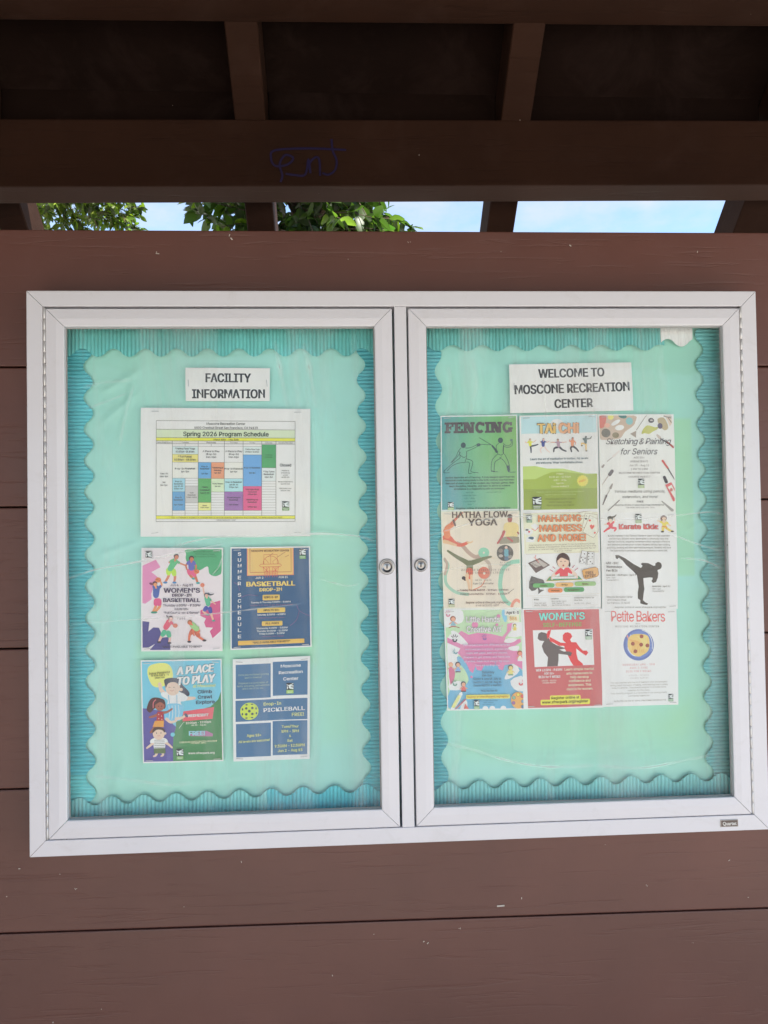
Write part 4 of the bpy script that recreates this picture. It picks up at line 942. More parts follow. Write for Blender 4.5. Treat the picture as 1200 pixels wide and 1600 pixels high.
# --- fencing
p = Sheet('fencing', 'blue to green FENCING poster with two line drawn fencers, top left of the nine', 'poster', (68, 78, 1102, 1352), (206, 240, 224), group=PG, staples='tltr')
p.part('artwork')
n = 26; x0, x1, y0, y1 = 80, 1088, 90, 1346
V_, F_, C_ = p.parts['artwork']; p.k += 1; n0 = len(V_)
for j in range(n + 1):
    for i in range(n + 1):
        u, v = i / n, j / n; s_ = max(0, min(1, (u * .9 + .12 * math.sin(v * 5) - .02)))
        ca_, cb_, cc_ = (84, 148, 156), (112, 174, 128), (112, 166, 88)
        c_ = [ca_[k] + (cb_[k] - ca_[k]) * min(1, s_ * 2) if s_ < .5 else cb_[k] + (cc_[k] - cb_[k]) * (s_ * 2 - 1) for k in range(3)]
        V_.append(p.P(x0 + (x1 - x0) * u, y0 + (y1 - y0) * v)); C_.append(lin(c_, INKK))
for j in range(n):
    for i in range(n): q = n0 + j * (n + 1) + i; F_.append((q, q + 1, q + n + 2, q + n + 1))
DG = (44, 70, 74)
def outl(pts, w=7, sm=3, closed=False): p.line(pts, w, DG, sm, closed)
p.ell(370, 478, 34, 38, DG); p.ell(872, 418, 34, 38, DG)
outl([(340, 510), (300, 560), (270, 630), (200, 710)]); outl([(330, 570), (280, 640), (215, 705)]); outl([(310, 545), (325, 630), (320, 650)]); outl([(395, 515), (470, 510), (560, 468)]); outl([(415, 560), (500, 525), (570, 490)]); outl([(415, 560), (410, 640), (390, 700)])
outl([(320, 650), (230, 715), (130, 800), (105, 840), (185, 842)]); outl([(390, 710), (310, 715), (220, 750), (150, 820)]); outl([(410, 660), (490, 690), (485, 760), (470, 830), (570, 848)]); outl([(390, 705), (450, 715), (435, 850), (480, 850)]); outl([(325, 610), (370, 640), (405, 630)])
p.ell(575, 474, 26, 22, DG); p.line([(590, 468), (740, 476)], 7, DG); p.line([(585, 378), (760, 485)], 7, DG); p.limb([(760, 490), (800, 540), (820, 570)], 22, 34, DG)
outl([(850, 455), (815, 490), (820, 560)]); outl([(905, 460), (960, 495), (1010, 470), (1018, 420)]); outl([(915, 500), (970, 515), (1025, 490), (1035, 430)]); p.ell(1018, 418, 20, 18, (80, 120, 96)); outl([(915, 480), (905, 560), (910, 600)], 12); outl([(830, 570), (835, 600), (880, 615), (915, 590)])
outl([(830, 600), (770, 660), (748, 720), (745, 825), (830, 838)]); outl([(870, 660), (800, 700), (785, 760), (780, 820)]); outl([(870, 660), (910, 690), (950, 760), (970, 840), (1065, 844)]); outl([(920, 600), (965, 690), (985, 770), (990, 840)]); outl([(885, 640), (850, 655)]); p.limb([(965, 770), (975, 830)], 30, 18, DG); p.limb([(745, 828), (785, 832)], 12, 10, DG)
# heavy slab title drawn letter by letter
FC = (78, 70, 76)
def blk(x, w, strokes):
    for a, b_, c_, d_ in strokes: p.rect_(x + a * w, 170 + b_ * 146, x + c_ * w, 170 + d_ * 146, FC); p.k -= 1
p.part('title_lettering'); p.k += 1
blk(120, 128, [(0, 0, .95, .2), (0, .8, .62, 1), (.14, 0, .46, 1), (.74, 0, .95, .42), (.4, .4, .72, .58), (.6, .32, .72, .68)])
blk(240, 130, [(0, 0, .95, .2), (0, .8, .97, 1), (.14, 0, .46, 1), (.76, 0, .95, .38), (.78, .62, .97, 1), (.4, .4, .72, .58), (.6, .32, .72, .68)])
blk(366, 160, [(0, 0, .4, .2), (.08, 0, .32, 1), (0, .8, .42, 1), (.62, 0, 1, .2), (.70, 0, .92, 1)]); p.poly([(378, 170), (440, 170), (515, 316), (452, 316)], FC)
def ring_(cx, cy, rx, ry, w, a0, a1, sy=1.0):
    pts = [(cx + rx * math.cos(math.radians(a0 + (a1 - a0) * i / 18)), cy - ry * math.sin(math.radians(a0 + (a1 - a0) * i / 18))) for i in range(19)]; p.line(pts, w, FC)
ring_(596, 243, 44, 58, 40, 40, 320); blk(532, 130, [(.74, .04, .96, .36)])
blk(664, 70, [(0, 0, 1, .2), (0, .8, 1, 1), (.22, 0, .78, 1)])
blk(734, 160, [(0, 0, .4, .2), (.08, 0, .32, 1), (0, .8, .42, 1), (.62, 0, 1, .2), (.70, 0, .92, 1)]); p.poly([(746, 170), (808, 170), (883, 316), (820, 316)], FC)
ring_(962, 243, 42, 58, 38, 40, 330); blk(900, 135, [(.74, .04, .96, .36), (.56, .52, 1.02, .68), (.70, .52, .94, .96)])
p.part('small_lettering').text('Juniors learn the art of Fencing. A truly elegant sport that has', 122, 918, 1050, 22, (40, 64, 60), .02).text('historical roots dating back to the 12th Century and has been', 128, 956, 1044, 22, (40, 64, 60), .02).text('featured at every one of the modern day Olympic games. Kids', 128, 996, 1044, 22, (40, 64, 60), .02).text('learn discipline, integrity, and learn to strive to achieve', 178, 1034, 992, 22, (40, 64, 60), .02).text('excellence in a respectful & safe environment.', 242, 1072, 924, 22, (40, 64, 60), .02)
p.body(['Age 9-14', 'Fridays 4pm-6pm', '6/12 - 8/14', 'Course #48117', '$126'], 446, 1116, 40, 16, (56, 110, 104)).text('course #48118', 675, 1116, 870, 16, (56, 110, 90)).text('Register online at www.sfrecpark.org/register', 268, 1330, 992, 22, (36, 66, 62), .02)
p.logo(158, 1234, 236, 1340, (150, 180, 120)); p.done()

# --- tai chi
p = Sheet('taichi', 'TAI CHI poster with five printed figures over green hills, top middle of the nine', 'poster', (58, 76, 1110, 1346), (232, 236, 224), group=PG, staples='tltr')
p.part('artwork').rect_(80, 84, 1090, 330, (176, 206, 224)); p.rect_(84, 318, 1090, 640, (228, 222, 212)); p.rect_(90, 620, 1090, 900, (222, 226, 224)); p.ell(560, 200, 90, 70, (232, 232, 230))
p.poly([(94, 752), (260, 750), (420, 786), (640, 790), (800, 830), (940, 862), (1090, 864), (1090, 1050), (94, 1050)], (176, 196, 112)); p.poly([(96, 925), (260, 924), (380, 870), (480, 834), (620, 828), (800, 852), (950, 872), (1090, 868), (1090, 1330), (100, 1330)], (152, 170, 74)); p.rect_(98, 1054, 1090, 1330, (138, 154, 70))
p.poly([(895 + (82 if i % 2 else 66) * math.cos(math.pi * i / 16), 956 + (82 if i % 2 else 66) * math.sin(math.pi * i / 16)) for i in range(32)], (246, 200, 84)).text('FREE!', 850, 968, 940, 24, (214, 130, 60), .02, 1, 0, -18)
N_ = (60, 66, 84)
p.man((206, 170, 150), (120, 110, 104), (208, 208, 84), N_, (195, 398), 13, (190, 425), (196, 470), [[(170, 430), (148, 440), (128, 425)], [(215, 430), (245, 430), (276, 405)]], [[(200, 485), (250, 478), (300, 464)], [(200, 490), (205, 530), (206, 570)]], 44, 12, 24)
p.man((206, 170, 160), (150, 140, 140), (68, 78, 136), (214, 190, 182), (374, 398), 14, (370, 430), (370, 478), [[(350, 430), (330, 430), (350, 445)], [(395, 430), (425, 436), (455, 420)]], [[(360, 500), (330, 530), (342, 575)], [(390, 500), (420, 540), (458, 572)]], 48, 12, 16)
p.man((190, 140, 120), (90, 84, 84), (164, 134, 152), (62, 60, 72), (568, 410), 14, (572, 442), (578, 490), [[(550, 440), (510, 440), (470, 438)], [(600, 442), (640, 442), (686, 438)]], [[(566, 505), (520, 520), (510, 564)], [(590, 505), (630, 540), (678, 560)]], 46, 12, 28)
p.man((196, 126, 104), (60, 50, 50), (232, 134, 94), (52, 50, 60), (768, 394), 14, (766, 425), (762, 478), [[(742, 430), (722, 430), (730, 404)], [(790, 430), (808, 450), (800, 476)]], [[(760, 500), (740, 520), (750, 568)], [(775, 500), (815, 530), (842, 565)]], 46, 13, 28)
p.man((52, 60, 62), (44, 50, 54), (62, 88, 88), (216, 176, 104), (946, 380), 13, (938, 405), (940, 452), [[(918, 405), (905, 400), (925, 430)], [(962, 404), (1000, 400), (1022, 372)]], [[(930, 470), (890, 460), (886, 490)], [(945, 475), (944, 520), (946, 560)]], 42, 13, 24, shoe=(44, 50, 54))
p.part('title_lettering').text('TAi CHi', 300, 318, 846, 126, (240, 178, 108), .06, 2, 0, 0, outline=((74, 74, 76), .035)); p.text('CHi', 584, 318, 846, 126, (240, 156, 116), .06, 2)
p.part('small_lettering').text('Learn the art of meditation in motion. All levels', 190, 672, 970, 26, (70, 92, 104), .015).text('are welcome. Wear comfortable shoes.', 266, 722, 902, 26, (70, 92, 104), .015)
p.body(['Fridays', '11:30 am - 12:30pm', '6/12 - 8/14', 'Age 18+', 'Course #48422'], 588, 868, 42, 22, (222, 226, 176), .01, .6, [92, 290, 170, 110, 236]).body(['Register online at www.sfrecpark.org/register or', 'register in person at the front desk'], 590, 1104, 36, 19, (170, 186, 110), .01, .6, [640, 420]).body(['Moscone Recreation Center', '1800 Chestnut Street', 'San Francisco, CA 94123'], 590, 1200, 42, 20, (112, 122, 58), .01, .6, [400, 310, 370])
p.logo(216, 1158, 334, 1322, (110, 130, 84)); p.done()

# --- sketching and painting
p = Sheet('sketch', 'pale Sketching and Painting for Seniors poster with palette, top right of nine', 'poster', (82, 66, 1100, 1382), (228, 220, 210), group=PG, staples='tltr')
TA = (186, 166, 150)
p.part('artwork').poly([(90, 76), (560, 76), (578, 170), (540, 230), (440, 300), (380, 380), (300, 400), (160, 410), (90, 370)], TA, 3)
p.poly([(92, 100), (190, 84), (175, 200), (140, 250), (94, 240)], (196, 104, 92), 3); p.ell(250, 104, 40, 36, (220, 206, 110)); p.ell(410, 92, 58, 30, (84, 120, 116), 16, 12); p.ell(500, 158, 48, 50, (132, 178, 180)); p.ell(200, 215, 40, 30, (214, 160, 140)); p.ell(180, 318, 62, 58, (96, 92, 82)); p.ell(310, 346, 46, 38, (124, 112, 84)); p.ell(315, 178, 70, 26, (232, 224, 218), 18, -30); p.ell(366, 246, 62, 36, (232, 224, 212), 18, -10)
p.line([(735, 72), (660, 180), (590, 280)], 9, (150, 142, 132), 3); p.poly([(590, 286), (506, 328), (582, 380)], (160, 148, 138)); p.ell(792, 150, 40, 34, (84, 78, 78)); p.ell(796, 148, 20, 10, (190, 180, 174))
p.poly([(660, 330), (680, 270), (740, 215), (830, 240), (880, 240), (870, 270), (810, 300), (760, 330), (700, 320)], (180, 180, 96), 3); p.poly([(880, 130), (960, 110), (1000, 170), (1020, 250), (970, 284), (900, 220)], (176, 160, 128), 2); p.ell(910, 224, 34, 38, (96, 84, 104)); p.poly([(970, 84), (1066, 76), (1072, 190), (1040, 230), (1010, 150)], (206, 190, 176)); p.line([(960, 90), (1066, 120)], 14, (140, 122, 108)); p.line([(1020, 110), (1066, 180)], 12, (140, 122, 108))
p.limb([(870, 350), (900, 380)], 30, 40, (186, 174, 166)); p.limb([(910, 390), (1000, 450)], 10, 14, (70, 60, 60)); p.limb([(1000, 440), (1080, 510)], 20, 26, (166, 84, 76))
p.limb([(350, 560), (270, 630)], 18, 30, (208, 200, 196)); p.limb([(260, 640), (190, 694)], 8, 14, (170, 160, 158)); p.limb([(120, 770), (140, 746)], 30, 22, (150, 140, 134)); p.limb([(250, 826), (216, 872)], 46, 46, (96, 88, 92)); p.limb([(200, 884), (110, 1010)], 14, 6, (176, 164, 158)); p.limb([(250, 1000), (226, 1050)], 20, 34, (142, 134, 130)); p.limb([(220, 1064), (160, 1170)], 8, 12, (160, 150, 146)); p.limb([(168, 1150), (118, 1270)], 26, 12, (92, 84, 86)); p.limb([(340, 1214), (190, 1350)], 12, 10, (110, 104, 102))
p.limb([(930, 690), (1000, 790)], 28, 24, (190, 92, 88)); p.limb([(1004, 800), (1088, 940)], 16, 10, (84, 76, 80)); p.limb([(950, 910), (975, 970)], 40, 44, (74, 70, 76)); p.poly([(960, 1010), (1040, 975), (1090, 1060), (1090, 1225), (1064, 1232)], (200, 106, 108)); p.poly([(990, 1040), (1044, 1010), (1090, 1100), (1090, 1190)], (226, 212, 204)); p.ell(1040, 1076, 20, 24, (190, 120, 116)); p.limb([(910, 1228), (1050, 1350)], 12, 40, (150, 148, 146))
p.part('title_lettering').text('Sketching & Painting', 176, 468, 1054, 78, (76, 70, 74), .0, 2, .35, 0, .92).text('for Seniors', 372, 604, 864, 80, (76, 70, 74), .0, 2, .35)
p.text('Various mediums using pencils,', 284, 1112, 958, 34, (92, 86, 88), .0, 1, .3).text('watercolors, and more!', 384, 1184, 860, 34, (92, 86, 88), .0, 1, .3)
p.part('small_lettering').body(['AGE 55+', 'WEDNESDAYS', 'Jun 10 - Aug 12', '1 PM TO 2 PM', 'MOSCONE RECREATION CENTER', 'COURSE #48337'], 616, 658, 51, 24, (128, 120, 122), .0, .6, [144, 236, 262, 222, 548, 290]).text('FREE', 576, 1244, 664, 24, (110, 104, 106), .03).text('REGISTER ONLINE AT WWW.SFRECPARK.ORG/REGISTER', 282, 1286, 940, 16, (110, 104, 106), .02).text('FOR MORE INFO 415-292-2045', 428, 1320, 810, 18, (120, 114, 116))
p.logo(596, 928, 678, 1052, (160, 178, 130)); p.done()

# --- hatha flow yoga
p = Sheet('hatha', 'beige HATHA FLOW YOGA poster with three printed yoga poses, middle left of the nine', 'poster', (74, 76, 1128, 1382), (226, 212, 198), group=PG, staples='tltr')
BG = (222, 202, 186); RC = (204, 102, 84); OL = (110, 114, 84)
p.part('artwork').rect_(90, 86, 1122, 1376, BG)
p.line([(270, 500), (350, 540), (430, 630), (520, 690), (600, 670), (690, 640)], 52, (176, 152, 138), 5); p.ell(634, 636, 74, 70, (132, 190, 164)); p.ell(634, 636, 14, 14, BG); p.line([(640, 720), (700, 780), (715, 870), (690, 940), (640, 970)], 46, (176, 160, 146), 5); p.ell(630, 904, 80, 80, (206, 120, 100)); p.ell(634, 910, 16, 18, BG)
p.line([(1118, 756), (1000, 770), (890, 850), (850, 1000), (850, 1120), (900, 1260), (980, 1330)], 56, (134, 190, 166), 5); p.line([(1118, 1300), (1060, 1270), (1010, 1320), (1000, 1370)], 40, (214, 140, 122), 4); p.line([(100, 720), (150, 800), (110, 940), (130, 1060), (250, 1160), (420, 1190)], 40, (150, 186, 166), 5); p.line([(96, 700), (138, 790), (100, 930)], 34, (176, 156, 142), 4)
p.line([(640, 1000), (590, 1080), (480, 1130)], 14, (206, 140, 116), 3)
# back bend figure
p.limb([(110, 440), (170, 430), (240, 500), (330, 530), (420, 500)], 84, 36, RC); p.limb([(420, 498), (470, 495), (488, 480)], 24, 12, (222, 180, 140)); p.limb([(150, 400), (150, 310), (230, 250)], 88, 60, (222, 130, 96)); p.limb([(120, 340), (160, 330)], 50, 60, (222, 130, 96)); p.limb([(215, 240), (300, 150), (370, 90)], 40, 16, (196, 100, 76)); p.limb([(240, 200), (260, 270)], 30, 24, (90, 56, 56)); p.limb([(110, 480), (180, 500), (260, 530)], 54, 30, (222, 176, 140))
# seated figure
p.ell(994, 190, 32, 48, (150, 70, 66)); p.ell(994, 152, 36, 28, (66, 44, 46)); p.poly([(970, 230), (1020, 230), (1010, 262), (990, 262)], (150, 70, 66)); p.poly([(920, 250), (990, 232), (1060, 240), (1104, 270), (1110, 350), (1080, 380), (1090, 430), (930, 430), (940, 360), (904, 330)], (234, 192, 132), 2); p.limb([(910, 360), (880, 430), (824, 510)], 40, 26, (176, 74, 76)); p.poly([(840, 515), (890, 440), (960, 425), (1110, 430), (1118, 505), (1000, 515), (900, 520)], (140, 132, 112), 2); p.limb([(960, 440), (1020, 485)], 24, 24, (176, 74, 76)); p.limb([(1095, 370), (1112, 390)], 22, 20, (150, 74, 66))
# handstand figure
p.limb([(150, 605), (260, 680), (380, 750), (440, 790)], 26, 82, OL); p.limb([(440, 780), (560, 740), (640, 710), (730, 690)], 74, 24, OL); p.limb([(735, 704), (785, 710)], 12, 6, (222, 190, 160)); p.limb([(446, 780), (440, 840), (440, 900)], 90, 80, OL); p.limb([(436, 880), (434, 950)], 96, 80, RC); p.limb([(415, 920), (400, 960), (420, 1040), (428, 1125)], 56, 22, (236, 180, 148)); p.limb([(460, 940), (460, 1040), (456, 1125)], 34, 20, (236, 180, 148)); p.ell(376, 978, 30, 28, (236, 180, 148)); p.ell(356, 970, 26, 24, (62, 50, 56)); p.ell(372, 996, 12, 12, (62, 50, 56))
# round photograph
p.ell(918, 642, 112, 108, (66, 62, 58), 30)
for x, y, a, b, c in ((860, 610, 34, 26, (120, 108, 98)), (980, 600, 30, 30, (96, 84, 80)), (860, 680, 30, 20, (168, 160, 154)), (980, 690, 34, 24, (140, 132, 124)), (935, 570, 20, 20, (220, 178, 160)), (935, 640, 38, 56, (92, 156, 172)), (935, 716, 30, 30, (70, 100, 124)), (896, 640, 12, 40, (60, 60, 72)), (974, 640, 12, 40, (60, 60, 72))): p.ell(x, y, a, b, c, 14)
p.part('title_lettering').text('HATHA FLOW', 222, 166, 966, 80, (84, 70, 64), .035, 2).text('YOGA', 432, 272, 822, 88, (84, 70, 64), .04, 2)
for x in (222, 262, 656, 690, 432, 790, 560): p.k -= 0
p.part('small_lettering').text('FOR STRENGTH & BALANCE', 404, 178, 840, 12, (110, 92, 84), .0, 1, 0, 0, 1.3).text('MOSCONE RECREATION CENTER', 326, 876, 968, 24, (96, 76, 72), .0, 1, 0, 0, 1.4).text('1800 CHESTNUT STREET', 392, 914, 892, 24, (96, 76, 72), .0, 1, 0, 0, 1.4).text('Jun 23 - Aug 14', 506, 1008, 726, 24, (104, 82, 80)).text('Ages 18 and better', 478, 1056, 758, 24, (104, 82, 80)).text('Free', 588, 1098, 650, 22, (140, 110, 104)).text('Tuesday Course #48203 - 10:15am - 11:15am', 300, 1144, 952, 24, (112, 74, 72), .02).text('Friday Course #48204 - 10:15am - 11:15am', 308, 1196, 936, 24, (112, 74, 72), .01).text('Register online at sfrecpark.org/register', 378, 1310, 956, 26, (116, 92, 84), .01).text('or call (415) 831-6800', 508, 1348, 820, 26, (116, 92, 84)).text('BY STAFF', 848, 778, 990, 20, (96, 84, 78), .0, 1, 0, 0, 1.2).text('MEMBER', 840, 810, 990, 20, (96, 84, 78), .0, 1, 0, 0, 1.2)
p.line([(260, 1138), (296, 1138)], 5, (84, 70, 64)); p.line([(945, 1180), (1030, 1120)], 5, (84, 70, 64)); p.line([(945, 1180), (966, 1176)], 5, (84, 70, 64))
p.logo(144, 1244, 224, 1356, (170, 176, 130)); p.done()

# --- mahjong
p = Sheet('mahjong', 'cream MAHJONG MADNESS AND MORE! poster with a player at a table, centre of nine', 'poster', (72, 66, 1134, 1372), (234, 230, 218), group=PG, staples='tl', y=.0003)
p.part('artwork').rect_(106, 98, 1112, 640, (228, 212, 190)); p.line([(106, 98), (1112, 98), (1128, 620), (128, 648)], 4, (176, 150, 128), 0, True)
p.line([(128, 1004), (1134, 980)], 4, (206, 200, 188)); p.line([(128, 1206), (1134, 1184)], 4, (200, 194, 182)); p.line([(112, 640), (130, 1206)], 3, (206, 200, 188))
p.poly([(204, 262), (262, 232), (310, 282), (262, 330)], (240, 238, 228)); p.line([(212, 306), (262, 334), (306, 290)], 8, (196, 90, 84)); p.poly([(108, 336), (140, 298), (226, 320), (228, 366), (180, 402), (116, 372)], (240, 238, 228)); p.ell(150, 322, 22, 12, (60, 60, 64)); p.ell(178, 346, 14, 14, (196, 84, 84)); p.poly([(134, 430), (170, 404), (262, 420), (240, 490), (136, 484)], (240, 238, 228)); p.poly([(160, 430), (200, 412), (240, 424), (226, 452), (190, 446)], (60, 90, 110), 2)
def card(pts, col=(238, 222, 198)): p.poly(pts, col); p.line(pts, 6, (140, 110, 84), 0, True)
card([(850, 100), (1030, 76), (1050, 120), (900, 150)]); card([(945, 108), (1108, 130), (1100, 290), (900, 300)]); card([(1008, 138), (1112, 190), (1116, 350), (1050, 444), (905, 360)])
p.poly([(1004, 276), (1030, 262), (1044, 280), (1056, 262), (1066, 286), (1034, 326), (1010, 306)], (206, 76, 66), 3); p.ell(1004, 208, 16, 14, (206, 76, 66)); p.ell(1068, 374, 14, 14, (206, 76, 66)); p.poly([(952, 168), (972, 186), (952, 200), (936, 186)], (60, 56, 56)); p.text('A', 950, 158, 970, 20, (90, 80, 74))
# backgammon case
p.poly([(150, 766), (310, 700), (448, 796), (254, 900)], (100, 84, 82)); p.poly([(180, 770), (256, 740), (330, 800), (256, 830)], (176, 168, 162)); p.poly([(300, 718), (420, 794), (360, 826), (270, 742)], (176, 168, 162))
for i in range(6): p.line([(200 + i * 22, 764 + i * 12 - 8), (222 + i * 22, 800 + i * 6)], 5, (90, 76, 76))
p.line([(260, 660), (250, 700), (300, 760)], 8, (206, 120, 116), 3); p.line([(228, 690), (280, 720)], 6, (206, 150, 140))
# spade
p.poly([(192, 940), (280, 970), (350, 990), (368, 1030), (340, 1066), (290, 1090), (300, 1120), (362, 1130), (320, 1150), (280, 1182), (282, 1130), (270, 1100), (240, 1130), (190, 1140), (156, 1100), (162, 1020)], (96, 94, 92))
# player
p.poly([(392, 1008), (440, 950), (830, 944), (884, 996)], (84, 138, 100)); p.line([(440, 950), (390, 1010), (884, 996)], 6, (214, 170, 90)); p.limb([(560, 880), (500, 930), (470, 975)], 60, 34, (240, 190, 176)); p.limb([(720, 870), (780, 920), (810, 965)], 60, 34, (240, 190, 176))
p.poly([(580, 838), (700, 832), (750, 900), (740, 920), (690, 900), (688, 946), (578, 950), (576, 905), (520, 930), (510, 905)], (206, 76, 86)); p.ell(626, 740, 92, 104, (70, 46, 44), 24); p.ell(712, 790, 14, 36, (70, 46, 44)); p.ell(626, 760, 80, 86, (240, 184, 164), 24); p.poly([(546, 740), (560, 680), (620, 650), (700, 680), (716, 740), (660, 720), (600, 700)], (70, 46, 44), 3); p.poly([(606, 838), (650, 834), (630, 862)], (240, 236, 226))
for x in (598, 654): p.line([(x - 12, 758), (x, 744), (x + 12, 758)], 5, (70, 40, 40), 2)
p.ell(628, 804, 12, 12, (150, 50, 56)); p.rect_(470, 952, 800, 980, (238, 234, 220))
for i in range(16): p.line([(480 + i * 20, 952), (480 + i * 20, 980)], 2.5, (170, 160, 150))
for a, b in (((482, 816), (514, 846)), ((440, 854), (488, 884)), ((780, 802), (748, 838)), ((826, 840), (780, 874))): p.line([a, b], 8, (170, 84, 104))
for pts in ([(886, 606), (960, 626), (930, 790), (846, 770)], [(966, 626), (1048, 630), (1042, 802), (950, 796)]): p.poly(pts, (240, 238, 230)); p.line(pts, 6, (120, 112, 108), 0, True)
for x, y in ((918, 652), (876, 704), (924, 716), (894, 734), (862, 750), (910, 764), (976, 648), (1026, 650), (974, 692), (1022, 694), (970, 730), (996, 758), (1020, 782)): p.ell(x, y, 8, 8, (50, 46, 48), 8)
p.line([(868, 690), (946, 706)], 3, (120, 112, 108)); p.line([(962, 716), (1042, 720)], 3, (120, 112, 108))
p.poly([(880, 880), (900, 862), (1060, 830), (1094, 850), (1104, 930), (1080, 960), (930, 992), (900, 970)], (232, 160, 92)); p.line([(880, 880), (900, 862), (1060, 830), (1094, 850), (1104, 930), (1080, 960), (930, 992), (900, 970)], 5, (110, 76, 50), 0, True)
for (a, b, c, d, col) in ((204, 1038, 500, 1094, (106, 166, 106)), (514, 1032, 758, 1088, (240, 170, 110)), (774, 1022, 1064, 1080, (136, 176, 112)), (410, 1106, 608, 1164, (226, 130, 84)), (626, 1098, 902, 1158, (84, 152, 98))): p.rrect(a, b, c, d, col, 26)
for r in ((196, 1226, 418, 1350), (434, 1216, 714, 1344), (736, 1206, 1088, 1334)): p.line([(r[0], r[1]), (r[2], r[1]), (r[2], r[3]), (r[0], r[3])], 3, (190, 184, 172), 0, True)
p.part('title_lettering')
for t, a, b, c in (('MAHJONG', 304, 216, 894), ('MADNESS', 316, 348, 890), ('AND MORE!', 286, 478, 940)): p.text(t, a, b, c, 88, (230, 134, 88), .036, 2, outline=((120, 62, 50), .018))
p.text('FREE', 928, 920, 1034, 34, (110, 70, 44), .03, 1, 0, -6).text('ENTRY', 916, 964, 1068, 36, (110, 70, 44), .03, 1, 0, -6)
p.part('small_lettering')
for t, x0, x1, y in (('Come join us for an afternoon of fun and games! Try your hand at Mahjong, Bridge,', 164, 1062, 530), ('Spades, Dominoes, or Backgammon. Bring a friend and play. Feel free to bring', 164, 1072, 558), ('your friends or come and make new ones! Games and supplies provided. Age 55+', 154, 1072, 588), ('No partners needed', 504, 740, 616)): p.text(t, x0, y, x1, 17, (120, 104, 88), .0, 1, 0, -.8)
for t, x0, x1, y in (('Mahjong', 300, 400, 1078), ('Bridge', 596, 676, 1070), ('Spades', 876, 958, 1062), ('Dominoes', 456, 564, 1146), ('Backgammon', 680, 836, 1140)): p.text(t, x0, y, x1, 20, (110, 84, 50), .02)
for t, x0, x1, y, b in (('Dates', 218, 282, 1262, .03), ('Friday 1pm-4pm', 218, 372, 1308, 0), ('6/12/26 - 8/14/26', 218, 384, 1336, .01), ('Location', 444, 548, 1252, .03), ('Moscone Rec Center', 452, 656, 1286, 0), ('1800 Chestnut St', 456, 620, 1312, 0), ('San Francisco, CA 94123', 456, 704, 1338, 0), ('Contact Rec Center for', 758, 1030, 1244, .02), ('More Info', 758, 870, 1276, .02), ('(415) 292-2045', 764, 984, 1318, 0)): p.text(t, x0, y, x1, 17, (110, 104, 96), b)
p.logo(142, 122, 216, 224, (96, 140, 110)); p.done()

# --- karate
p = Sheet('karate', 'white Karate Kidz poster with a black kicking silhouette, middle right of nine', 'poster', (104, 84, 1130, 1380), (232, 230, 220), group=PG, staples='trbr')
K = (72, 66, 62)
p.part('artwork').poly([(292, 656), (340, 656), (430, 700), (540, 776), (640, 830), (664, 800), (638, 776), (660, 760), (740, 764), (810, 800), (838, 800), (836, 770), (870, 748), (908, 760), (920, 800), (900, 840), (862, 860), (874, 900), (866, 960), (840, 1020), (800, 1032), (780, 1004), (794, 984), (796, 960), (760, 956), (670, 966), (676, 1060), (682, 1110), (668, 1190), (660, 1260), (690, 1290), (728, 1306), (716, 1328), (660, 1318), (622, 1304), (624, 1262), (590, 1240), (590, 1160), (604, 1080), (584, 930), (540, 880), (440, 790), (390, 730), (340, 690), (316, 712), (296, 694)], K)
p.ell(878, 800, 44, 50, K)
p.man((236, 190, 170), (60, 52, 50), (206, 60, 76), (206, 60, 76), (238, 190), 30, (240, 225), (240, 270), [[(215, 230), (180, 240), (160, 244)], [(270, 220), (292, 200), (290, 160)]], [[(225, 290), (190, 310), (150, 340)], [(260, 290), (310, 296), (290, 330)]], 66, 24, 34); p.limb([(250, 150), (290, 140), (316, 116)], 30, 10, (60, 56, 52)); p.ell(236, 160, 40, 30, (60, 56, 52)); p.ell(238, 194, 26, 24, (236, 190, 170))
p.man((236, 190, 170), (100, 60, 56), (232, 196, 100), (232, 190, 96), (958, 170), 40, (966, 215), (966, 270), [[(930, 215), (900, 200), (878, 196)], [(1000, 220), (1030, 250), (1050, 262)]], [[(945, 290), (945, 330), (935, 338)], [(990, 290), (1030, 320), (1066, 334)]], 64, 24, 36, shoe=(60, 56, 56)); p.line([(930, 272), (1000, 276)], 10, (206, 110, 76)); p.line([(990, 276), (994, 300)], 8, (206, 110, 76))
p.ell(942, 182, 6, 8, (60, 40, 40), 8); p.ell(978, 182, 6, 8, (60, 40, 40), 8)
p.part('title_lettering').text('Karate Kidz', 350, 306, 882, 66, (180, 60, 66), .04, 2, outline=((90, 56, 56), .016)); p.text('Karate Kidz', 356, 303, 876, 60, (224, 110, 104), .0, 2)
p.part('small_lettering')
for t, x0, x1, y in (('Karate originated in the Okinawa Islands of Japan and has expanded', 200, 1030, 406), ('out into many different styles. Karate Kidz is a structured class that', 212, 1014, 446), ('teaches functional, sequential movements which represent offensive', 194, 1032, 486), ('and defensive postures known as Kata. Students will also learn kicking,', 190, 1036, 526), ('punching, blocking and other open hand techniques. Students will have', 184, 1044, 566), ('the opportunity to purchase a uniform and advance in earns belt.', 226, 1000, 606)): p.text(t, x0, y, x1, 22, (122, 116, 110), .005)
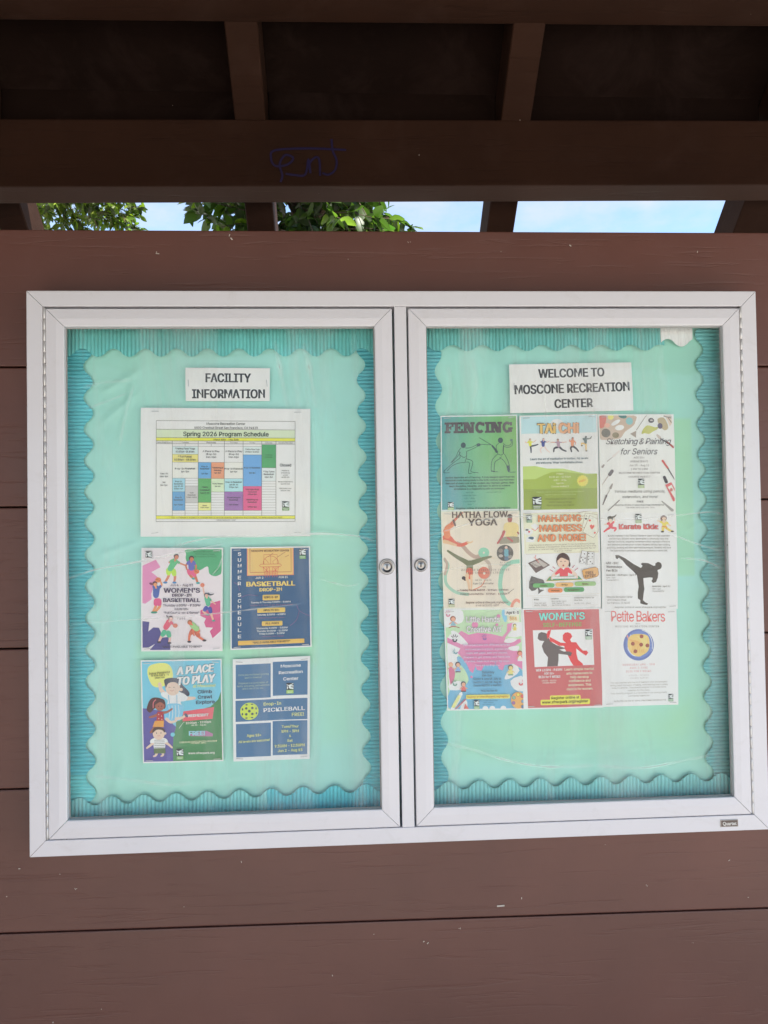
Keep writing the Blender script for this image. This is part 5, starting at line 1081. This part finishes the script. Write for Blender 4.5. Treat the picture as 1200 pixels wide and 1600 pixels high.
for t, x0, x1, y, c, b in (('6/10 - 8/12', 166, 328, 776, 28, .03), ('Wednesdays', 166, 378, 826, 28, .03), ('Fee: $126', 166, 314, 876, 28, .03), ('Karate Kidz - Little Dragons - Age 5-7', 166, 566, 932, 20, .02), ('4pm - 5pm', 166, 282, 966, 20, 0), ('Course #48076', 166, 326, 1000, 20, 0), ('Karate Kidz - Age 8-12', 788, 1026, 1084, 20, .01), ('5pm - 6pm', 788, 900, 1118, 20, 0), ('Course #48074', 788, 942, 1150, 20, 0), ('Moscone Recreation Center', 166, 514, 1228, 24, 0), ('1800 Chestnut Street', 170, 428, 1268, 24, 0), ('San Francisco, CA 94123', 170, 476, 1308, 24, 0), ('Register online at www.sfrecpark.org/register', 272, 970, 1364, 20, 0)): p.text(t, x0, y, x1, c, (112, 106, 102), b)
p.logo(574, 102, 656, 226, (150, 170, 130)); p.done()

# --- little hands creative art
p = Sheet('hands', 'multicoloured Little Hands Creative Art poster with paint splats, bottom left of nine', 'poster', (74, 92, 1134, 1444), (232, 234, 224), group=PG, staples='tl', y=.0002)
PK, GN, BU, WH = (204, 126, 164), (176, 204, 166), (108, 166, 196), (236, 234, 226)
p.part('artwork').rect_(90, 104, 1128, 1436, GN); p.poly([(90, 104), (300, 104), (340, 180), (320, 270), (200, 310), (104, 340), (90, 300)], WH, 3)
p.poly([(110, 480), (260, 480), (340, 560), (300, 640), (240, 720), (230, 840), (160, 1000), (130, 1120), (112, 1140)], WH, 3)
p.poly([(250, 720), (400, 780), (900, 780), (1000, 880), (1128, 930), (1128, 1436), (120, 1436), (120, 1170), (300, 1120), (380, 1040), (330, 900), (240, 800)], BU, 3)
p.poly([(106, 470), (300, 570), (330, 520), (262, 420), (300, 385), (400, 440), (520, 415), (700, 430), (860, 470), (920, 400), (930, 300), (1020, 280), (1000, 360), (900, 480), (880, 550), (1100, 500), (1110, 540), (980, 620), (1128, 700), (1128, 910), (1000, 830), (880, 850), (850, 920), (800, 900), (780, 850), (600, 850), (560, 920), (500, 910), (480, 860), (440, 950), (400, 920), (360, 830), (280, 720), (240, 680), (280, 620), (106, 540)], PK)
for pts, c in (([(870, 110), (900, 108), (930, 230), (900, 280), (860, 180)], (120, 184, 214)), ([(1000, 290), (1128, 280), (1128, 460), (930, 470), (980, 400)], WH), ([(880, 530), (940, 490), (1060, 500), (1000, 545), (920, 555)], WH), ([(940, 610), (1080, 590), (1060, 660), (960, 650)], WH), ([(880, 1000), (990, 830), (1080, 920), (980, 1010), (890, 1040)], WH), ([(950, 1060), (1060, 1000), (1128, 1010), (1128, 1200), (1000, 1170)], WH), ([(110, 1080), (230, 1050), (330, 1080), (300, 1160), (120, 1170)], WH), ([(120, 1420), (250, 1210), (290, 1230), (170, 1436)], WH), ([(250, 1436), (310, 1300), (350, 1330), (340, 1436)], WH), ([(116, 880), (190, 900), (190, 1000), (130, 1100)], (196, 110, 140)), ([(160, 390), (240, 400), (390, 560), (320, 570), (200, 500)], WH)): p.poly(pts, c, 2)
for x in (598, 694, 846): p.ell(x, 1424, 40, 34, WH)
for x, y, r in ((816, 196, 26), (790, 310, 20), (490, 310, 44), (420, 1000, 16), (860, 326, 8)): p.ell(x, y, r, r, PK)
p.rect_(900, 112, 1100, 186, (236, 236, 206)); p.rect_(936, 180, 1096, 280, (240, 222, 190))
def kid(x, y, s, skin, hair, top, low):
    p.ell(x, y, s * 1.05, s * 1.05, hair, 16); p.ell(x + s * .1, y + s * .2, s * .8, s * .8, skin, 14); p.poly([(x - s * .7, y + s), (x + s * .7, y + s), (x + s, y + s * 2.6), (x - s, y + s * 2.6)], top); p.rect_(x - s, y + s * 2.6, x + s, y + s * 3.1, low)
    p.limb([(x - s * .6, y + s * 1.3), (x - s * 1.5, y + s * 2)], s * .45, s * .3, skin); p.limb([(x + s * .6, y + s * 1.3), (x + s * 1.5, y + s * 1.9)], s * .45, s * .3, skin)
kid(195, 225, 36, (226, 156, 130), (140, 84, 70), (132, 170, 184), (226, 170, 140)); p.line([(134, 345), (200, 325), (280, 345)], 10, (150, 90, 80), 3)
kid(1030, 320, 22, (240, 206, 140), (110, 80, 60), (236, 190, 96), (236, 200, 110)); kid(1088, 690, 34, (226, 140, 120), (150, 84, 70), (232, 214, 200), (236, 226, 220)); kid(956, 880, 34, (236, 190, 120), (66, 56, 66), (236, 204, 124), (96, 140, 120)); kid(238, 830, 34, (226, 160, 130), (66, 56, 70), (120, 160, 206), (84, 70, 84)); kid(142, 830, 30, (232, 170, 140), (226, 150, 120), (196, 110, 140), (196, 110, 140)); kid(305, 1090, 34, (226, 156, 130), (60, 84, 92), (206, 96, 96), (86, 60, 60))
def handp(x, y, s, c, rot=0):
    p.line([(x - s * .4, y), (x - s * .3, y + s * .5), (x + s * .2, y + s * .55), (x + s * .5, y + s * .1)], s * .3, c, 3)
    for i in range(4): a = math.radians(-150 + i * 32 + rot); p.line([(x + s * .45 * math.cos(a), y + s * .45 * math.sin(a)), (x + s * math.cos(a), y + s * math.sin(a))], s * .14, c)
handp(130, 160, 52, (200, 130, 150)); handp(208, 490, 60, (62, 60, 70), 10); handp(215, 660, 44, (96, 150, 160), -60); handp(190, 1080, 50, (90, 140, 120), -20); handp(1090, 1080, 54, (200, 96, 100), 100); handp(615, 480, 44, (150, 120, 176))
p.line([(150, 1400), (250, 1240)], 40, (228, 212, 140)); p.line([(180, 1430), (330, 1290)], 20, (176, 110, 120)); p.poly([(300, 1420), (320, 1350), (370, 1420)], (200, 104, 96))
p.ell(1050, 1316, 100, 112, (222, 160, 96), 26)
for x, y, c in ((1050, 1240, (236, 196, 96)), (990, 1280, (120, 170, 150)), (1106, 1262, (206, 100, 100)), (984, 1350, (140, 96, 150)), (1112, 1330, (110, 150, 176)), (1110, 1400, (96, 130, 160))): p.ell(x, y, 26, 26, (150, 110, 84), 14); p.ell(x, y, 21, 21, c, 14)
p.rrect(334, 1234, 938, 1290, (242, 206, 110), 14)
p.part('title_lettering').text('Little Hands', 374, 272, 826, 76, (244, 242, 234), .03, 2, outline=((96, 78, 92), .022)).text('Creative Art', 374, 404, 842, 78, (244, 242, 234), .03, 2, outline=((96, 78, 92), .022)).text('Age 1-3', 918, 164, 1086, 32, (70, 66, 64), .02, 2).text('$81', 958, 250, 1062, 46, (232, 170, 110), .03, 2)
p.part('small_lettering')
for t, x0, x1, y in (('Let\'s experiment with different textures', 316, 950, 584), ('and materials to explore, express and', 344, 934, 640), ('create with paper, paint and crayons.', 352, 918, 690), ('Prepare to get messy and have lots', 318, 950, 744), ('of smiles. Adult must stay in the class.', 326, 946, 800), ('There are no drop-ins.', 462, 812, 854)): p.text(t, x0, y, x1, 24, (226, 190, 214), .02, 1, outline=((120, 84, 130), .02))
for t, x0, x1, y, c in (('Saturday', 560, 732, 950, 28), ('10am-11am', 560, 694, 990, 26), ('Session 1 June 13-July 11', 440, 822, 1036, 26), ('Session 2 July 18-Aug 15', 440, 822, 1080, 26), ('Course #48351 or #48352', 440, 822, 1124, 26), ('Moscone Gym 18', 544, 764, 1194, 24), ): p.text(t, x0, y, x1, c, (84, 110, 130), .025)
p.text('Register at www.sfrecpark.org/register', 352, 1272, 916, 24, (190, 140, 70), .02).body(['Moscone Recreation Center', '1800 Chestnut', 'San Francisco, CA'], 640, 1318, 26, 13, (70, 110, 140))
p.logo(440, 1304, 512, 1424, (150, 180, 130)); p.done()

# --- women's self-defense
p = Sheet('defense', "dark red WOMEN'S SELF-DEFENSE poster with red and black silhouettes, bottom middle of nine", 'poster', (52, 92, 1122, 1424), (236, 232, 220), group=PG, staples='tlblbr')
p.part('artwork').poly([(74, 96), (1086, 88), (1112, 1396), (104, 1418)], (186, 98, 100)); p.poly([(188, 378), (996, 372), (1008, 852), (202, 866)], (236, 232, 222))
p.poly([(380, 420), (372, 456), (378, 500), (420, 560), (520, 620), (600, 625), (616, 608), (560, 560), (640, 560), (605, 530), (590, 510), (592, 450), (620, 418), (660, 412), (700, 430), (720, 470), (690, 510), (706, 545), (770, 548), (820, 620), (860, 660), (910, 660), (930, 690), (900, 728), (830, 680), (770, 630), (772, 700), (790, 780), (850, 830), (860, 856), (728, 858), (690, 800), (660, 730), (620, 640), (560, 600), (470, 570), (420, 510), (390, 470), (392, 400), (402, 384), (432, 376), (418, 430)], (206, 66, 70))
p.poly([(262, 424), (300, 404), (350, 414), (384, 430), (398, 470), (418, 530), (500, 580), (618, 620), (600, 634), (540, 640), (600, 668), (680, 668), (712, 690), (690, 732), (640, 712), (528, 696), (526, 780), (514, 858), (370, 862), (384, 740), (330, 670), (304, 590), (320, 550), (340, 524), (280, 516), (250, 490)], (98, 88, 88))
p.poly([(402, 462), (422, 520), (540, 592), (640, 590), (640, 556), (560, 548), (470, 500)], (206, 66, 70))
p.poly([(382, 500), (372, 440), (386, 396), (404, 384), (408, 398), (420, 380), (434, 376), (420, 430), (408, 470)], (206, 66, 70))
p.rrect(402, 1248, 816, 1312, (246, 208, 84), 16); p.rrect(274, 1302, 942, 1372, (246, 208, 84), 16)
p.part('title_lettering').text('WOMEN\'S', 276, 244, 892, 92, (130, 206, 196), .04, 2, 0, -.4, outline=((90, 96, 96), .02)).text('SELF-DEFENSE', 328, 334, 848, 50, (120, 170, 96), .035, 2, 0, -.4, 1.1)
p.text('Register online at', 420, 1296, 798, 34, (96, 80, 44), .03, 1, 0, -.5).text('www.sfrecpark.org/register', 292, 1350, 916, 36, (96, 80, 44), .03, 1, 0, -.5)
p.part('small_lettering').text('WED 6:15PM - 7:15PM', 218, 922, 572, 30, (240, 226, 216), .03, 1, 0, -.5).text('AGE 18+', 326, 966, 460, 28, (240, 226, 216), .03).text('$126 for 9 WEEKS', 250, 1012, 546, 30, (240, 226, 216), .03).text('6/10/26 - 8/12/26', 292, 1056, 490, 18, (232, 206, 196), .02).text('COURSE #48090', 304, 1084, 482, 18, (232, 206, 196), .02)
for t, x0, x1, y in (('Learn simple martial', 604, 1002, 918), ('arts maneuvers to', 628, 978, 972), ('help develop', 682, 932, 1022), ('confidence and', 660, 952, 1072), ('awareness. This', 652, 962, 1126), ('class is for women.', 628, 984, 1180)): p.text(t, x0, y, x1, 30, (240, 214, 186), .015, 1, 0, -.5)
p.logo(896, 380, 982, 512, (150, 176, 150)); p.done()

# --- petite bakers
p = Sheet('bakers', 'white Petite Bakers poster with a round blue plate of food, bottom right of nine', 'poster', (84, 92, 1090, 1400), (236, 234, 224), group=PG, staples='tltrblbr')
p.part('artwork').ell(572, 578, 206, 212, (96, 112, 168), 36).ell(580, 572, 180, 186, (108, 128, 182), 34); p.line([(470, 440), (440, 560), (430, 640), (500, 720), (600, 730)], 8, (236, 226, 220), 5); p.line([(620, 380), (700, 420), (752, 520), (758, 640)], 8, (232, 226, 230), 5)
p.poly([(440, 480), (500, 436), (620, 432), (700, 460), (722, 560), (700, 660), (620, 720), (560, 736), (480, 700), (430, 620), (424, 540)], (236, 184, 118), 4)
for i in range(7): p.line([(450 + i * 18, 500 + i * 4), (500 + i * 16, 570), (470 + i * 30, 690)], 5, (206, 140, 84), 4)
for i in range(5): p.line([(560 + i * 28, 460), (620 + i * 14, 540), (600 + i * 22, 640)], 5, (250, 214, 150), 4)
for x, y in ((494, 562), (614, 464), (606, 576), (526, 664), (690, 588)): p.ell(x, y, 26, 26, (150, 84, 72), 14)
p.poly([(410, 460), (426, 440), (446, 520), (428, 490)], (226, 150, 140))
p.part('title_lettering').text('Petite Bakers', 210, 262, 932, 142, (206, 96, 92), .0, 2, 0, 0, .9)
p.part('small_lettering').text('WITH', 534, 300, 594, 14, (130, 124, 118)).text('MOSCONE RECREATION CENTER', 260, 340, 850, 24, (120, 114, 108), .0, 1, 0, 0, 1.2)
for t, x0, x1, y in (('WEDNESDAY 4PM - 5PM', 348, 782, 856), ('AGES 3-5YRS', 446, 686, 900), ('$155 FOR 9 WEEKS', 398, 734, 946), ('6/10/26 - 8/12/26', 432, 700, 996), ('COURSE #48086', 444, 694, 1034)): p.text(t, x0, y, x1, 26 if y < 990 else 20, (196, 140, 140) if y < 990 else (170, 160, 156), .0, 1, 0, 0, 1.2)
for t, x0, x1, y in (('This class teaches kids the art of baking in a fun and energetic', 184, 946, 1090), ('setting. Learn the basics of baking, while learning how to safely', 178, 950, 1126), ('work in a kitchen. The parent/caregiver to provide some', 198, 924, 1160), ('materials for this class.', 412, 712, 1198), ('This monthly program is a favourite of our young chefs', 184, 936, 1234), ('and friendly bakers too', 420, 704, 1272)): p.text(t, x0, y, x1, 20, (150, 144, 136))
p.text('REGISTER ONLINE AT WWW.SFRECPARK.ORG/REGISTER', 234, 1338, 924, 18, (130, 124, 116), .0, 1, 0, 0, 1.1)
p.logo(956, 1250, 1020, 1350, (130, 160, 130)); p.done()

# maker's plate on the lower frame rail
npl = link('nameplate', box_mesh(-.0152, .0152, -.0008, .0004, -.0060, .0060, .0004), M_STEEL, case, (.5397, FY - .0004, -.4431))
npm, _, _ = mat('nameplate_enamel', (.13, .10, .09), .45, .3)
e_ = link('plate_face', box_mesh(-.0142, .0142, -.0011, -.0003, -.0050, .0050, .0003), npm, npl)
cu = bpy.data.curves.new('t', 'FONT'); cu.body = 'Quartet'; cu.size = .0084; cu.offset = .0002; cu.resolution_u = 2; cu.align_x = 'CENTER'
ob = bpy.data.objects.new('t', cu); me = bpy.data.meshes.new_from_object(ob); bpy.data.objects.remove(ob)
for v in me.vertices: v.co = Vector((v.co.x * .86, -.00115, v.co.y - .0030))
link('plate_lettering', me, mat('pale_plate_lettering', (.75, .74, .70), .4)[0], npl)

# ------------------------------------------------------------------ trees behind the shelter
lm, lt, lb = mat('green_leaf', (.07, .13, .03), .42, 0, .5)
_oi = node(lt, 'ShaderNodeObjectInfo'); _at = node(lt, 'ShaderNodeAttribute'); _at.attribute_name = 'Col'
_hs = node(lt, 'ShaderNodeHueSaturation'); _mr = node(lt, 'ShaderNodeMapRange'); _mr.inputs['To Min'].default_value = .75; _mr.inputs['To Max'].default_value = 1.35
lt.links.new(_oi.outputs['Random'], _mr.inputs['Value']); lt.links.new(_mr.outputs[0], _hs.inputs['Value']); lt.links.new(_at.outputs['Color'], _hs.inputs['Color'])
lt.links.new(_hs.outputs['Color'], lb.inputs['Base Color'])
_tr = node(lt, 'ShaderNodeBsdfTranslucent'); _sc = node(lt, 'ShaderNodeVectorMath', operation='MULTIPLY'); _sc.inputs[1].default_value = (2.6, 3.4, 1.2)
lt.links.new(_hs.outputs['Color'], _sc.inputs[0]); lt.links.new(_sc.outputs[0], _tr.inputs['Color'])
_mx = node(lt, 'ShaderNodeMixShader'); _mx.inputs[0].default_value = .4
lt.links.new(lb.outputs[0], _mx.inputs[1]); lt.links.new(_tr.outputs[0], _mx.inputs[2]); lt.links.new(_mx.outputs[0], lt.nodes['Material Output'].inputs['Surface'])
bk, bt_, bb_ = mat('brown_bark', (.11, .075, .05), .9)
_n = node(bt_, 'ShaderNodeTexNoise', Scale=40.0, Detail=6.0); _b = node(bt_, 'ShaderNodeBump', Strength=.7, Distance=.01); bt_.links.new(_n.outputs['Fac'], _b.inputs['Height']); bt_.links.new(_b.outputs[0], bb_.inputs['Normal'])

def leaf_geo(Lf, Wf, fold=.25, curl=.25):
    pts = []
    st = [(0, .04), (.18, .62), (.42, 1.0), (.68, .82), (.88, .38), (1.0, .0)]
    for u, w in st:
        z = -curl * Lf * u * u
        pts.append(((-w * Wf / 2, u * Lf, z + fold * w * Wf / 2), (0, u * Lf, z), (w * Wf / 2, u * Lf, z + fold * w * Wf / 2)))
    vs = [p for row in pts for p in row]; fs = []
    for i in range(len(st) - 1):
        a = i * 3; fs += [(a, a + 1, a + 4, a + 3), (a + 1, a + 2, a + 5, a + 4)]
    return vs, fs
def tube(path, r0, r1, seg=7):
    vs, fs = [], []; n = len(path)
    for i, p in enumerate(path):
        p = Vector(p); d = (Vector(path[min(i + 1, n - 1)]) - Vector(path[max(i - 1, 0)])).normalized()
        a = d.orthogonal().normalized(); b_ = d.cross(a); r = r0 + (r1 - r0) * i / (n - 1)
        for k in range(seg):
            t = 2 * math.pi * k / seg; vs.append(tuple(p + (a * math.cos(t) + b_ * math.sin(t)) * r))
        if i:
            for k in range(seg):
                k2 = (k + 1) % seg; fs.append(((i - 1) * seg + k, (i - 1) * seg + k2, i * seg + k2, i * seg + k))
    return vs, fs
def join(parts):
    V_, F_ = [], []
    for v, f in parts:
        n0 = len(V_); V_ += v; F_ += [tuple(i + n0 for i in q) for q in f]
    return V_, F_

def tree(label, base, centre, R, leafL, leafW, cols, n_tw, seed, dens=13, lobes=()):
    rd = random.Random(seed); base = Vector(base); C = Vector(centre)
    root = empty('leafy_tree', base); tag(root, label, 'tree', 'trees behind the shelter')
    mid = base.lerp(C, .55) + Vector((rd.uniform(-.2, .2), rd.uniform(-.2, .2), 0)); mid.z = base.z + (C.z - base.z) * .55
    path = catmull3([base, base + Vector((.05, .03, .8)), mid, C], 5)
    v, f = tube([p - base for p in path], .11, .035, 10); link('trunk', mesh_from(v, f, True), bk, root)
    twigs, limbs = [], []
    for k in range(13):
        s = path[int(len(path) * rd.uniform(.55, .98))]
        d = Vector((rd.gauss(0, 1), rd.gauss(0, 1), rd.gauss(-.15, .7))).normalized()
        e = C + Vector((d.x * R * .85, d.y * R * .85, d.z * R * .8))
        m_ = s.lerp(e, .5) + Vector((rd.uniform(-.15, .15), rd.uniform(-.15, .15), rd.uniform(0, .2)))
        pp = catmull3([s, m_, e], 5)
        limbs.append((pp, .026, .007))
    for c_, r_, n_ in lobes:
        for q in range(4):
            e = Vector(c_) + Vector((rd.uniform(-.8, .8) * r_, rd.uniform(-.5, .5) * r_, rd.uniform(-.5, .3) * r_)); s = path[int(len(path) * .75)]
            limbs.append((catmull3([s, s.lerp(e, .55) + Vector((0, 0, .15)), e], 5), .02, .006))
    for pp, a_, b_ in limbs:
        v, f = tube([p - base for p in pp], a_, b_, 7); link('branch', mesh_from(v, f, True), bk, root)
    lv, lf = leaf_geo(leafL, leafW)
    lvs = [Vector(p) for p in lv]
    meshes = []
    for c in cols:
        me = mesh_from(lv, lf, True); set_col(me, [(*c, 1)] * len(lv)); me.materials.append(lm); meshes.append(me)
    VV, FF, CC, near = [], [], [], []
    tv = []
    # leaf sprays
    C0, R0 = C, R
    todo = [(C0, R0, n_tw)] + [(Vector(c_), r_, n_) for c_, r_, n_ in lobes]
    for C, R, k in [(c_, r_, k) for c_, r_, n_ in todo for k in range(n_)]:
        d = Vector((rd.gauss(0, 1), rd.gauss(0, 1), rd.gauss(0, 1))).normalized()
        rr_ = R * (rd.uniform(.45, 1.0) ** .6 if C is C0 else rd.uniform(.05, 1.0) ** .5) * (1 + .16 * mnoise.noise(d * 2.2 + Vector((seed, 0, 0))))
        P = C + Vector((d.x, d.y, d.z * .95)) * rr_
        if mnoise.noise(P * 2.2 + Vector((seed * 3, 0, 0))) < (-.28 if C is C0 else -.42): continue
        tw = Vector((d.x + rd.gauss(0, .6), d.y + rd.gauss(0, .6), d.z * .5 + rd.gauss(-.1, .5))).normalized()
        tl = leafL * rd.uniform(1.8, 3.4)
        tv.append(tube([P - base, P + tw * tl * .5 - base + Vector((0, 0, .01)), P + tw * tl - base], .0035, .0015, 4))
        for q in range(dens):
            u = rd.uniform(.1, 1.05); pos = P + tw * tl * u
            ld = (tw * .7 + Vector((rd.gauss(0, .8), rd.gauss(0, .8), rd.gauss(-.15, .6)))).normalized()
            up = Vector((rd.gauss(0, .5), rd.gauss(0, .5), 1)).normalized()
            x_ = ld.cross(up).normalized(); z_ = x_.cross(ld).normalized()
            sc_ = rd.uniform(.6, 1.15); ci = rd.choices(range(len(cols)), [5, 4, 3, 1][:len(cols)])[0]
            M = Matrix(((x_.x, ld.x, z_.x, pos.x - base.x), (x_.y, ld.y, z_.y, pos.y - base.y), (x_.z, ld.z, z_.z, pos.z - base.z), (0, 0, 0, 1))) @ Matrix.Scale(sc_, 4)
            # leaves low on the near side of the crown, the ones that show over the wall, stay single objects
            hd = math.hypot(pos.x - CAM_POS.x, pos.y - CAM_POS.y); el = (pos.z - 1.566) / hd
            if .42 < el < .475 and abs(pos.x) < hd * .62: near.append((hd, M, ci))
            else:
                n0 = len(VV); VV += [tuple(M @ p) for p in lvs]; FF += [tuple(i + n0 for i in q_) for q_ in lf]; CC += [(*[cc * (.85 + .3 * rd.random()) for cc in cols[ci]], 1)] * len(lvs)
    near.sort(key=lambda t: t[0])
    for hd, M, ci in near[:290]:
        o = bpy.data.objects.new('leaf', meshes[ci]); COL.objects.link(o); o.parent = root; o.matrix_local = M
    for hd, M, ci in near[290:]:
        n0 = len(VV); VV += [tuple(M @ p) for p in lvs]; FF += [tuple(i + n0 for i in q_) for q_ in lf]; CC += [(*cols[ci], 1)] * len(lvs)
    me = mesh_from(VV, FF, True); set_col(me, CC)
    link('crown', me, lm, root)['kind'] = 'stuff'
    v, f = join(tv); link('twigs', mesh_from(v, f), bk, root)['kind'] = 'stuff'
    return root
def catmull3(pts, sub=5):
    r = []; n = len(pts)
    for i in range(n - 1):
        p0, p1, p2, p3 = pts[max(i - 1, 0)], pts[i], pts[i + 1], pts[min(i + 2, n - 1)]
        for s in range(sub):
            t = s / sub
            r.append(.5 * ((2 * p1) + (p2 - p0) * t + (2 * p0 - 5 * p1 + 4 * p2 - p3) * t * t + (3 * p1 - p0 - 3 * p2 + p3) * t ** 3))
    r.append(Vector(pts[-1])); return r
tree('dark green large leaved tree overhanging the middle of the shelter wall', (-.35, 3.4, 0), (-.36, 2.75, 4.45), .90, .098, .050,
     [(.020, .034, .010), (.026, .046, .011), (.042, .066, .014), (.085, .12, .018)], 700, 5, 16, [((-.34, 2.72, 3.40), .45, 230)])
tree('yellow green small leaved tree rising behind the left end of the shelter', (-3.2, 4.9, 0), (-3.12, 4.1, 5.10), 1.60, .075, .034,
     [(.065, .090, .016), (.11, .145, .022), (.030, .042, .012), (.18, .22, .035)], 1000, 9, 16, [((-2.60, 4.0, 4.12), .90, 420), ((-2.1, 3.9, 4.12), .40, 100)])
